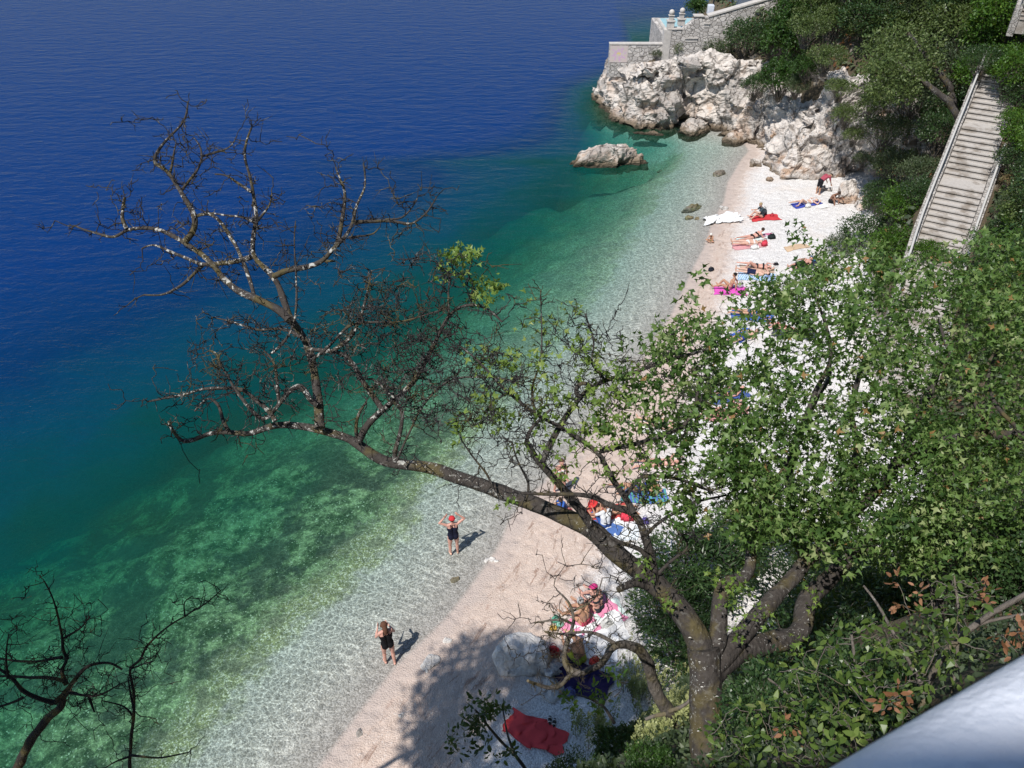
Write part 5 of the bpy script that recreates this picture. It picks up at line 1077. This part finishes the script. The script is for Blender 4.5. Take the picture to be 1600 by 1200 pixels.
def person(label, pose, loc, heading, tone, suit=None, suitc=(.02, .02, .03), hair=(.05, .03, .02), hat=None, s=1.0, vox=.013, group=None, female=True, longhair=False, top=None):
    p = POSES[pose]; g = lambda k, sd: np.array(p.get(k + sd, p[k]), float) * ([1, 1, 1] if sd == 'L' else [1, -1, 1])
    face = nz(p['face']); s1, s2, hd = nz(p['s1']), nz(p['s2']), nz(p['hd']); Y = np.array([0, 1., 0])
    pel = np.array([0, 0, p['pz']]); waist = pel + s1 * .17; chest = waist + nz(s1 + s2) * .16; neck = chest + s2 * .20; head = neck + nz(s2 + hd) * .06 + hd * .115
    fr1 = np.cross(Y, s1); fr2 = np.cross(Y, s2); hw = .095 if female else .088; sw = .155 if female else .185
    caps = []                                       # a, b, ra, rb, region
    A = lambda a, b, ra, rb, rg: caps.append((np.asarray(a, float), np.asarray(b, float), ra, rb, rg))
    for sd in (1, -1):
        A(pel + Y * sd * hw * .75, waist + Y * sd * .055, .112 if female else .10, .088 if female else .1, 'hip')
        A(waist + Y * sd * .055, chest + Y * sd * .085, .09 if female else .1, .098, 'belly')
        A(chest + Y * sd * .085, neck + Y * sd * (sw - .06) - s2 * .055, .10, .062, 'chest')
        A(pel - fr1 * .045 + Y * sd * .07 - s1 * .03, pel - fr1 * .04 + Y * sd * .07, .1, .1, 'hip')
        if female: A(chest + fr2 * .075 + Y * sd * .075, chest + fr2 * .085 + Y * sd * .078, .062, .058, 'chest')
        sdn = 'L' if sd > 0 else 'R'
        h = pel + Y * sd * hw - s1 * .02; kn = h + nz(g('t', sdn)) * .42; an = kn + nz(g('k', sdn)) * .40; kf = nz(g('f', sdn))
        A(h, (h + kn) / 2, .095, .082, 'thigh'); A((h + kn) / 2, kn, .082, .056, 'thigh')
        cm = kn * .68 + an * .32; A(kn, cm, .053, .056, 'leg'); A(cm, an, .056, .034, 'leg')
        A(an - kf * .03 - nz(g('k', sdn)) * -.02, an + kf * .10, .036, .034, 'foot'); A(an + kf * .10, an + kf * .17, .036, .02, 'foot')
        sh = neck + Y * sd * sw - s2 * .045; el = sh + nz(g('a', sdn)) * .28; wr = el + nz(g('b', sdn)) * .24; bd = nz(g('b', sdn))
        A(neck + Y * sd * .05 - s2 * .02, sh, .05, .055, 'chest'); A(sh, el, .05, .038, 'arm'); A(el, el * .65 + wr * .35, .038, .038, 'arm'); A(el * .65 + wr * .35, wr, .038, .024, 'arm')
        side = nz(np.cross(bd, fr2 + .3 * hd)); pn = np.cross(side, bd); pm = wr + bd * .085
        A(wr + side * .016, pm + side * .022, .019, .015, 'hand'); A(wr - side * .016, pm - side * .022, .019, .015, 'hand')
        for q, ln in zip((-.033, -.011, .011, .033), (.062, .078, .084, .072)):
            k1 = pm + side * q + bd * ln * .5 + pn * .006; k2 = k1 + nz(bd + pn * .5) * ln * .5
            A(pm + side * q * .8, k1, .0105, .0095, 'hand'); A(k1, k2, .0095, .008, 'hand')
        th = wr + bd * .03 + side * .024; A(th, th + nz(bd + side * 1.1) * .05, .013, .011, 'hand'); A(th + nz(bd + side * 1.1) * .05, th + nz(bd + side * 1.1) * .05 + nz(bd + side * .3) * .032, .0105, .009, 'hand')
    A(neck - s2 * .02, head - hd * .05, .05, .047, 'neck')
    fx = nz(face - hd * (face @ hd)); sx = np.cross(hd, fx)
    A(head + hd * .035 - fx * .015, head + hd * .02 + fx * .02, .088, .085, 'head'); A(head - hd * .03 + fx * .035, head - hd * .07 + fx * .055, .058, .036, 'head')
    A(head - hd * .0 + fx * .098, head - hd * .035 + fx * .118, .010, .015, 'head')
    for sd in (1, -1): A(head + sx * sd * .082 - hd * .015, head + sx * sd * .088 + hd * .02, .016, .02, 'head'); A(head + fx * .085 + hd * .022 + sx * sd * .02, head + fx * .08 + hd * .024 + sx * sd * .045, .016, .014, 'head')
    me0 = bpy.data.meshes.new('tmp'); V, Fa, n = [], [], 0
    for a, b, ra, rb, _ in caps:
        v, f = cap_mesh(a, b, ra, rb); V.append(v); Fa.append(f + n); n += len(v)
    me0.from_pydata(np.concatenate(V).tolist(), [], np.concatenate(Fa).tolist()); o0 = bpy.data.objects.new('tmp', me0); scn.collection.objects.link(o0)
    md = o0.modifiers.new('r', 'REMESH'); md.mode = 'VOXEL'; md.voxel_size = vox
    sm = o0.modifiers.new('s', 'SMOOTH'); sm.factor = .5; sm.iterations = 4
    dg = bpy.context.evaluated_depsgraph_get(); dg.update(); me = bpy.data.meshes.new_from_object(o0.evaluated_get(dg))
    bpy.data.objects.remove(o0); bpy.data.meshes.remove(me0)
    nv = len(me.vertices); co = np.zeros(nv * 3); me.vertices.foreach_get('co', co); co = co.reshape(-1, 3); no = np.zeros(nv * 3); me.vertices.foreach_get('normal', no); no = no.reshape(-1, 3)
    best = np.full(nv, 9.); reg = np.zeros(nv, object); uu = np.zeros(nv)
    for a, b, ra, rb, rg in caps:
        ab = b - a; u = np.clip(((co - a) @ ab) / (ab @ ab), 0, 1); d = np.linalg.norm(co - a - u[:, None] * ab, axis=1) - (ra + (rb - ra) * u)
        q = d < best; best = np.where(q, d, best); reg[q] = rg; uu = np.where(q, u, uu)
    me.polygons.foreach_set('use_smooth', np.ones(len(me.polygons), bool))
    me.materials.clear(); me.materials.append(skin_mat(tone)); me.name = 'body'
    root = thing('person', label, 'person', loc, heading, group); root.scale = (s, s, s)
    body = bpy.data.objects.new('body', me); scn.collection.objects.link(body); body.parent = root
    fl = np.array([list(f.vertices) for f in me.polygons if len(f.vertices) == 4])
    def shell(name, mask, off, mat):
        f = fl[mask[fl].all(1)]
        if not len(f): return
        ids, inv = np.unique(f, return_inverse=True); v = co[ids] + no[ids] * off; mb = MB()
        mb.add(v, inv.reshape(-1, 4)); return mb.build(name, mat, root)
    sp = (co - pel) @ s1; up2 = (co - chest) @ s2; isr = lambda *r: np.isin(reg.astype(str), r)
    lat = np.abs(co[:, 1]); hh = (co - head) @ hd; hf = (co - head) @ fx
    if suit == 'one_piece': shell('swimsuit', (isr('hip') & (sp > -.13)) | isr('belly') | (isr('chest') & ((up2 < .07) | ((lat > .05) & (lat < .085) & (up2 < .2)))) | (isr('thigh') & (sp > -.03) & (lat < .13)), .007, cloth(suitc))
    if suit in ('bikini', 'trunks', 'shorts', 'brief'):
        lim = {'bikini': -.01, 'brief': -.03, 'trunks': .0, 'shorts': .0}[suit]
        m = isr('hip') & (sp < (.09 if suit in ('bikini', 'brief') else .13))
        if suit in ('trunks', 'shorts'):
            m |= isr('thigh') & (np.min([np.linalg.norm(co - (pel + Y * q * hw + nz(g('t', 'L' if q > 0 else 'R')) * .1), axis=1) for q in (1, -1)], 0) < (.22 if suit == 'trunks' else .3))
        shell('trunks' if suit in ('trunks', 'shorts') else 'bikini_bottom', m, .008, cloth(suitc))
        if suit == 'bikini': shell('bikini_top', isr('chest', 'belly') & (np.abs(up2) < .045), .007, cloth(suitc))
    if top is not None: shell('shirt', isr('belly', 'chest') | (isr('hip') & (sp > .06)) | (isr('arm') & (np.min([np.linalg.norm(co - (neck + Y * q * sw), axis=1) for q in (1, -1)], 0) < .24)), .012, cloth(top))
    hm = isr('head') & (hh + hf * -.9 > .015) & ~((hf > .055) & (hh < .07)) & (hh > -.07)
    ho = shell('hair', hm, .012, cloth(hair))
    if longhair:
        mb = MB(); mb.tube(np.array([head - fx * .06 + hd * .03, head - fx * .10 - hd * .06, head - fx * .10 - hd * .16 - fr2 * .02, head - fx * .085 - hd * .24]), [.07, .075, .06, .025], 12); mb.build('long_hair', cloth(hair), root)
    if hat:
        kind, hc = hat
        shell('cap' if kind != 'sunhat' else 'hat_crown', isr('head') & (hh > .035), .022, cloth(hc))
        if kind == 'cap':
            mb = MB(); a = np.linspace(-1.1, 1.1, 9); e = np.array([head + hd * .05 + fx * (.06 + .12 * math.cos(q)) + sx * .085 * math.sin(q) / math.sin(1.1) for q in a]); c = head + hd * .055 + fx * .06
            mb.add(np.concatenate([[c], e, e - hd * .008, [c - hd * .008]]), [np.array([[0, i + 1, i + 2] for i in range(8)] + [[19, i + 11, i + 10] for i in range(8)]), np.array([[i + 1, i + 10, i + 11, i + 2] for i in range(8)])]); mb.build('cap_peak', cloth(hc), root)
        if kind == 'sunhat':
            mb = MB(); q = np.linspace(0, 6.283, 28, endpoint=False); ring = lambda r, z: np.array([head + hd * (.045 + z) + r * (np.cos(k) * fx + np.sin(k) * sx) for k in q])
            V = np.concatenate([ring(.09, .01), ring(.2, -.02), ring(.2, -.028), ring(.09, .0)]); i = np.arange(28); j = (i + 1) % 28
            mb.add(V, np.concatenate([np.stack([i + 28 * k, j + 28 * k, j + 28 * ((k + 1) % 4), i + 28 * ((k + 1) % 4)], 1) for k in range(4)])); mb.build('hat_brim', cloth(hc), root)
    return root
def face_px(p0, px, py):
    q = hit(px, py); return math.atan2(q[1] - p0[1], q[0] - p0[0])
def lie(label, pose, hx, hy, fx, fy, tone, mid=.5, lift=.02, **kw):
    a, b = hit(hx, hy), hit(fx, fy); h = math.atan2(b[1] - a[1], b[0] - a[0]); c = a * (1 - mid) + b * mid
    return person(label, pose, (c[0], c[1], max(hz(c[0], c[1]), (a[2] + b[2]) / 2) + lift), h, tone, **kw)
def sit(label, pose, px, py, tx, ty, tone, lift=.02, **kw):
    c = hit(px, py); return person(label, pose, (c[0], c[1], c[2] + lift), face_px(c, tx, ty), tone, **kw)
DEG = R
q = hit(710, 868); person('woman in a red cap and navy swimsuit standing in ankle deep water with raised arms', 'arms_up', (q[0], q[1], hz(q[0], q[1]) + .02), DEG(105), 'pink', 'one_piece', (.008, .010, .03), hat=('beanie', (.62, .012, .02)), vox=.010)
q = hit(610, 1036); person('brown haired woman in a black swimsuit wading and looking at her hands', 'wade', (q[0], q[1], hz(q[0], q[1]) + .03), DEG(112), 'pink', 'one_piece', (.006, .006, .008), hair=(.13, .055, .03), longhair=True, vox=.010)
q = hit(1278, 304); person('man in a rose red shirt bending over at the foot of the cliff', 'bend', q, DEG(20), 'tan', 'shorts', (.015, .015, .02), top=(.42, .06, .10), female=False)
lie('sunbather with raised knees on the blue towel closest to the cliff', 'knees_up', 1272, 318, 1243, 322, 'fair', suit='bikini', suitc=(.75, .75, .75))
sit('deeply tanned person sitting hunched in the cliff shade', 'hunch', 1298, 318, 1330, 330, 'brown', suit='trunks', suitc=(.02, .02, .02), female=False)
sit('woman in a dark top sitting on a red towel near the white sheet', 'sit', 1189, 340, 1172, 342, 'fair', suit='bikini', suitc=(.03, .05, .06), top=(.04, .07, .09), hair=(.35, .24, .12))
sit('small child with green armbands crouching at the waterline', 'cross', 1111, 378, 1095, 392, 'tan', s=.62, suit='brief', suitc=(.05, .3, .03), hat=('beanie', (.7, .7, .65)), hair=(.02, .015, .01))
lie('dark haired woman in a black bikini propped on a pale towel', 'prone_up', 1188, 371, 1160, 377, 'pink', suit='bikini', suitc=(.01, .01, .012))
lie('sunbather lying on a rosy towel with a red bag at the head', 'supine', 1186, 381, 1149, 384, 'fair', suit='bikini', suitc=(.7, .68, .66))
lie('sunbather in a white hat lying above the striped towel', 'knees_up', 1201, 421, 1161, 420, 'pink', suit='bikini', suitc=(.02, .02, .025), hat=('sunhat', (.8, .78, .72)))
lie('man in navy trunks lying on the blue striped towel', 'supine', 1197, 432, 1155, 428, 'fair', suit='trunks', suitc=(.01, .015, .06), female=False)
lie('man in black shorts lying on his back with a blue cap over his head', 'supine', 1270, 408, 1232, 424, 'pink', suit='shorts', suitc=(.008, .008, .012), female=False, hat=('cap', (.02, .15, .5)))
sit('dark haired woman sitting on a magenta towel facing the sea', 'sit_back', 1139, 452, 1112, 450, 'tan', suit='brief', suitc=(.35, .03, .2), hair=(.012, .01, .01))
lie('sunbather on a long blue towel just above the green leaves', 'prone', 1192, 494, 1147, 491, 'tan', suit='bikini', suitc=(.02, .06, .3))
lie('sunbather seen as a head and shoulders on a short blue towel', 'supine', 1175, 524, 1150, 534, 'fair', suit='trunks', suitc=(.02, .05, .3), female=False)
lie('sunbather with legs towards the dark grey towel', 'prone', 1205, 514, 1244, 521, 'pink', suit='bikini', suitc=(.3, .05, .05))
lie('rosy sunbather with a blue bikini behind the leaves', 'supine', 1148, 614, 1122, 622, 'pink', suit='bikini', suitc=(.02, .04, .2))
lie('rosy sunbather next to the one with the blue bikini', 'prone', 1146, 640, 1118, 648, 'pink', suit='brief', suitc=(.6, .6, .6))
lie('pale legged sunbather at the edge of the pink shingle', 'supine', 1058, 668, 1000, 664, 'fair', suit='bikini', suitc=(.6, .55, .5))
lie('sunbather stretched out behind the bare twigs', 'prone', 1056, 726, 1000, 730, 'pink', suit='bikini', suitc=(.02, .02, .03))
q = hit(874, 772); person('person walking on the pink shingle half hidden by the forked limb', 'walk', q, DEG(-70), 'pink', 'bikini', (.7, .7, .72), hair=(.1, .05, .03))
sit('child in blue bending to the shingle behind the forked limb', 'cross', 880, 796, 865, 805, 'tan', s=.66, suit='trunks', suitc=(.02, .1, .45), top=(.02, .12, .5))
lie('tanned sunbather with bent knees on the green and blue towel', 'knees_up', 1012, 766, 975, 768, 'tan', suit='bikini', suitc=(.02, .05, .3))
sit('brown haired person wrapped in a white towel on a blue mat', 'sit', 945, 822, 930, 806, 'tan', suit='trunks', suitc=(.02, .08, .3), top=(.72, .74, .76), hair=(.09, .045, .025), female=False)
lie('sunbather in a red hat beside the blue mat', 'prone_up', 934, 803, 972, 800, 'tan', suit='bikini', suitc=(.4, .02, .02), hat=('sunhat', (.65, .015, .015)))
sit('tanned grey haired sunbather sitting with back turned on the pink towel', 'sit', 912, 974, 876, 952, 'tan', suit='brief', suitc=(.45, .03, .08), hair=(.42, .42, .42), female=False, vox=.011, s=1.05)
sit('sunbather in a magenta cap sitting at the far edge of the pink towel', 'sit', 933, 955, 900, 935, 'pink', suit='bikini', suitc=(.03, .04, .05), hat=('cap', (.75, .01, .22)), vox=.011, s=1.05)
sit('tanned sunbather in a lime bottom and yellow cap bent over beside the boulder', 'hunch', 905, 1034, 885, 1012, 'tan', suit='trunks', suitc=(.42, .52, .02), hat=('cap', (.75, .75, .08)), hair=(.03, .02, .01), vox=.011, s=1.08)

# ------------------------------------------------------------------ things on the beach
def towel(label, cx, cy, ex, ey, w, l, col, stripe=None, seedx=0.0, wr=.02, name='towel', cat='towel', dz=.012, fold=None, group=None):
    """cloth lying on the pebbles; its long side points to the second photo point"""
    c = hit(cx, cy); h = face_px(c, ex, ey); nx, ny = 34, 20
    u, v = np.meshgrid(np.linspace(-.5, .5, nx), np.linspace(-.5, .5, ny))
    P = np.stack([u.ravel() * l, v.ravel() * w], 1)
    e = fbm(np.stack([P[:, 0] * 2, P[:, 1] * 2, 0 * P[:, 0] + cx], 1), 3); e2 = fbm(np.stack([P[:, 0] * 5, P[:, 1] * 5, 0 * P[:, 0] + cy], 1), 3)
    P = P + np.stack([e2, e], 1) * (.07 + (fold or 0))
    ca, sa = math.cos(h), math.sin(h); X = c[0] + P[:, 0] * ca - P[:, 1] * sa; Y_ = c[1] + P[:, 0] * sa + P[:, 1] * ca
    Z = height(X, Y_) + dz + np.abs(e) * wr * 1.5 + np.maximum(e2, 0) * wr
    n = nx * ny; T = np.stack([X - c[0], Y_ - c[1], Z - c[2]], 1); lo = T - [0, 0, .01]
    i = (np.arange(ny - 1) * nx)[:, None] + np.arange(nx - 1)[None]; Q = np.stack([i, i + 1, i + nx + 1, i + nx], -1).reshape(-1, 4)
    ed = np.concatenate([np.arange(nx), np.arange(1, ny) * nx + nx - 1, (ny - 1) * nx + np.arange(nx - 2, -1, -1), np.arange(ny - 2, -1, -1) * nx]); e1 = np.roll(ed, -1)
    mb = MB(); mb.add(np.concatenate([T, lo]), [Q, Q[:, ::-1] + n, np.stack([ed, e1, e1 + n, ed + n], 1)])
    o = mb.build(name, cloth(col, 'towel', stripe)); o.location = [float(k) for k in c]; return tag(o, label, cat, group)
def bag(label, px, py, col, s=(.36, .2, .26), rz=0.0, name='bag'):
    c = hit(px, py); t = thing(name, label, 'bag', c, rz)
    bm = bmesh.new(); bmesh.ops.create_cube(bm, size=1); bmesh.ops.bevel(bm, geom=bm.edges[:], offset=.18, segments=4, affect='EDGES')
    bmesh.ops.subdivide_edges(bm, edges=bm.edges[:], cuts=1, use_grid_fill=True); bmesh.ops.triangulate(bm, faces=bm.faces[:])
    V = np.array([v.co[:] for v in bm.verts]); Fq = np.array([[v.index for v in f.verts] for f in bm.faces]); bm.free()
    V[:, :2] *= (1 - .3 * (V[:, 2:] + .5)); V = V * s + [0, 0, s[2] * .48]; V += (fbm(V * 9 + px, 3) * .018)[:, None]
    mb = MB(); mb.add(V, Fq); mb.build('sack', cloth(col), t)
    for sd in (-1, 1):
        a = np.linspace(0, np.pi, 12); mb = MB(); mb.tube(np.stack([s[0] * .22 * np.cos(a), sd * s[1] * .22 + 0 * a, s[2] * .85 + s[2] * .45 * np.sin(a)], 1), .01, 6); mb.build('strap', cloth(tuple(k * .5 for k in col)), t)
    return t
WH = (.78, .77, .75)
towel('blue towel under the sunbather closest to the cliff', 1259, 320, 1243, 322, .8, 1.7, (.03, .06, .42)); bag('white bag beside the blue towel near the cliff', 1262, 325, WH)
towel('pale cloth spread beside the hunched sitter', 1285, 323, 1300, 320, .5, .6, WH)
towel('red towel under the woman in the dark top', 1195, 341, 1172, 343, .8, 1.6, (.62, .02, .03)); bag('dark rucksack behind the woman on the red towel', 1193, 336, (.05, .07, .09), (.34, .25, .42), .3, 'rucksack'); bag('small red bag at the right end of the red towel', 1206, 338, (.55, .03, .05), (.25, .16, .16))
towel('large white sheet crumpled on the pebbles at the waterline', 1128, 345, 1150, 343, 1.1, 2.0, (.86, .86, .85), None, 0, .12, 'sheet', 'sheet', .02, .12)
towel('pale mint towel under the dark haired woman', 1176, 373, 1157, 377, .8, 1.7, (.62, .74, .72)); towel('rosy towel under the lying sunbather', 1170, 384, 1150, 386, .75, 1.7, (.66, .30, .32)); bag('red bag at the head of the rosy towel', 1194, 384, (.68, .03, .07), (.36, .2, .34)); bag('white bag below the rosy towel', 1179, 389, WH, (.5, .22, .25))
bag('black bag to the right of the pale mint towel', 1205, 374, (.02, .03, .03), (.45, .3, .25)); towel('pink cloth folded beside the black bag', 1199, 368, 1206, 368, .4, .6, (.55, .12, .25))
towel('blue and white striped towel under the man in navy trunks', 1182, 434, 1160, 433, .8, 1.8, (.72, .76, .80), (.08, .32, .60, 4.0)); towel('grey blue towel at the end of the striped towel', 1200, 437, 1206, 434, .5, .7, (.18, .25, .45))
towel('tan mat under the sunbather in the white hat', 1182, 421, 1161, 420, .7, 1.7, (.50, .36, .26)); bag('black pouch right of the white hat', 1212, 415, (.02, .02, .025), (.3, .18, .12)); bag('black bag lying alone on the pink shingle', 1111, 423, (.015, .018, .03), (.34, .26, .16), .7)
towel('dark towel under the man in black shorts', 1262, 416, 1245, 422, .8, 1.5, (.03, .03, .06)); bag('blue bag by the head of the man in black shorts', 1272, 408, (.03, .22, .55), (.35, .25, .22)); towel('tan mat lying empty above the man in black shorts', 1244, 387, 1256, 385, .55, 1.3, (.60, .42, .26))
towel('magenta towel under the dark haired woman', 1141, 455, 1155, 456, .85, 1.5, (.72, .05, .48)); bag('patterned bag at the end of the magenta towel', 1156, 450, (.45, .40, .50), (.34, .22, .28))
towel('long blue towel above the leaves', 1175, 495, 1148, 491, .85, 1.9, (.05, .14, .50)); towel('short blue towel among the leaves', 1160, 524, 1150, 530, .75, 1.2, (.03, .12, .60)); towel('dark grey towel lying flat among the leaves', 1240, 521, 1262, 524, .9, 1.8, (.05, .05, .09))
towel('blue towel under the rosy sunbather', 1136, 619, 1122, 622, .8, 1.6, (.05, .10, .35)); towel('rose towel beside the rosy pair', 1133, 645, 1118, 648, .8, 1.6, (.55, .25, .25)); towel('white towel under the pale legged sunbather', 1036, 672, 1000, 668, .8, 1.7, WH); towel('pale towel under the stretched out sunbather', 1035, 729, 1000, 732, .8, 1.7, (.68, .60, .58))
towel('blue mat under the towel wrapped person', 936, 822, 952, 832, .9, 1.5, (.06, .16, .45)); towel('white towel spread right of the blue mat', 968, 828, 990, 832, .9, 1.2, (.72, .78, .80)); bag('large red bag above the white towel', 981, 811, (.70, .02, .06), (.55, .35, .35)); bag('violet bag by the red bag', 1007, 818, (.14, .10, .45), (.25, .2, .25)); towel('red towel under the sunbather in the red hat', 950, 803, 972, 800, .8, 1.6, (.55, .06, .05))
towel('green and blue towel under the tanned knees', 1005, 774, 978, 772, .8, 1.6, (.08, .38, .32), (.08, .14, .45, 2.5)); bag('red bucket bag by the child in blue', 889, 803, (.6, .03, .08), (.2, .16, .16))
towel('pink towel under the sitting couple', 926, 972, 950, 958, 1.0, 1.8, (.80, .24, .42)); towel('white and mint towel behind the magenta cap', 948, 957, 965, 950, .7, 1.0, (.68, .82, .78)); towel('white towel crumpled below the pink towel', 945, 990, 965, 980, .9, 1.3, (.84, .84, .84), None, 0, .05)
bag('white basket bag at the corner of the pink towel', 948, 978, (.68, .68, .64), (.42, .3, .24), .4, 'basket'); bag('green bag left of the sitting couple', 868, 972, (.10, .42, .28), (.25, .2, .2)); bag('mint bag next to the green bag', 875, 981, (.25, .55, .42), (.25, .16, .14)); bag('yellow bag nearest the boulder', 864, 986, (.72, .46, .05), (.22, .16, .16))
towel('white towel spread above the lime bottomed sunbather', 925, 1008, 950, 1015, .9, 1.5, (.78, .81, .86), None, 0, .04); bag('dark red bag between boulder and sunbather', 864, 1022, (.45, .02, .03), (.4, .3, .32)); bag('bright red bag right of the lime bottomed sunbather', 929, 1037, (.72, .05, .03), (.32, .24, .22)); bag('white bag behind the bright red bag', 935, 1029, WH, (.26, .2, .2))
towel('navy towel lying in the tree shade right of the boulder', 912, 1064, 935, 1072, .95, 1.5, (.025, .015, .08), None, 0, .05); bag('navy bag with the lime bottomed sunbather', 893, 1043, (.02, .02, .06), (.35, .22, .16)); bag('blue dotted bag below the navy towel', 891, 1087, (.16, .17, .42), (.34, .26, .24))
towel('red towel spread in the shade at the bottom of the beach', 836, 1145, 875, 1164, .8, 1.62, (.80, .04, .045), None, 0, .035, fold=.03)
towel('lilac towel seen through the leaves', 1148, 843, 1160, 848, .7, 1.0, (.55, .38, .48)); towel('white towel seen through the leaves above the lilac one', 1118, 824, 1135, 828, .8, 1.4, (.72, .70, .72))
def sandal(label, px, py, rz):
    c = hit(px, py); t = thing('sandal', label, 'sandal', c, rz); a = np.linspace(0, 6.283, 20, endpoint=False)
    o = np.stack([.13 * np.cos(a), (.045 + .008 * np.cos(a)) * np.sin(a)], 1); V = np.concatenate([np.column_stack([o, np.full(20, z)]) for z in (.005, .03)]); i = np.arange(20); j = (i + 1) % 20
    mb = MB(); mb.add(V, [np.stack([i, j, j + 20, i + 20], 1), np.arange(20, 40)[None], np.arange(20)[None, ::-1]]); mb.build('sole', cloth((.05, .05, .05)), t)
    for x, h in ((.05, .06), (-.06, .055)):
        b = np.linspace(0, np.pi, 10); mb = MB(); mb.tube(np.stack([x + 0 * b, .048 * np.cos(b), .025 + h * np.sin(b)], 1), .013, 6); mb.build('strap', cloth((.62, .60, .58)), t)
sandal('dark sandal, the left one of the pair above the red towel', 859, 1129, 1.5); sandal('dark sandal, the right one of the pair above the red towel', 866, 1130, 1.4)
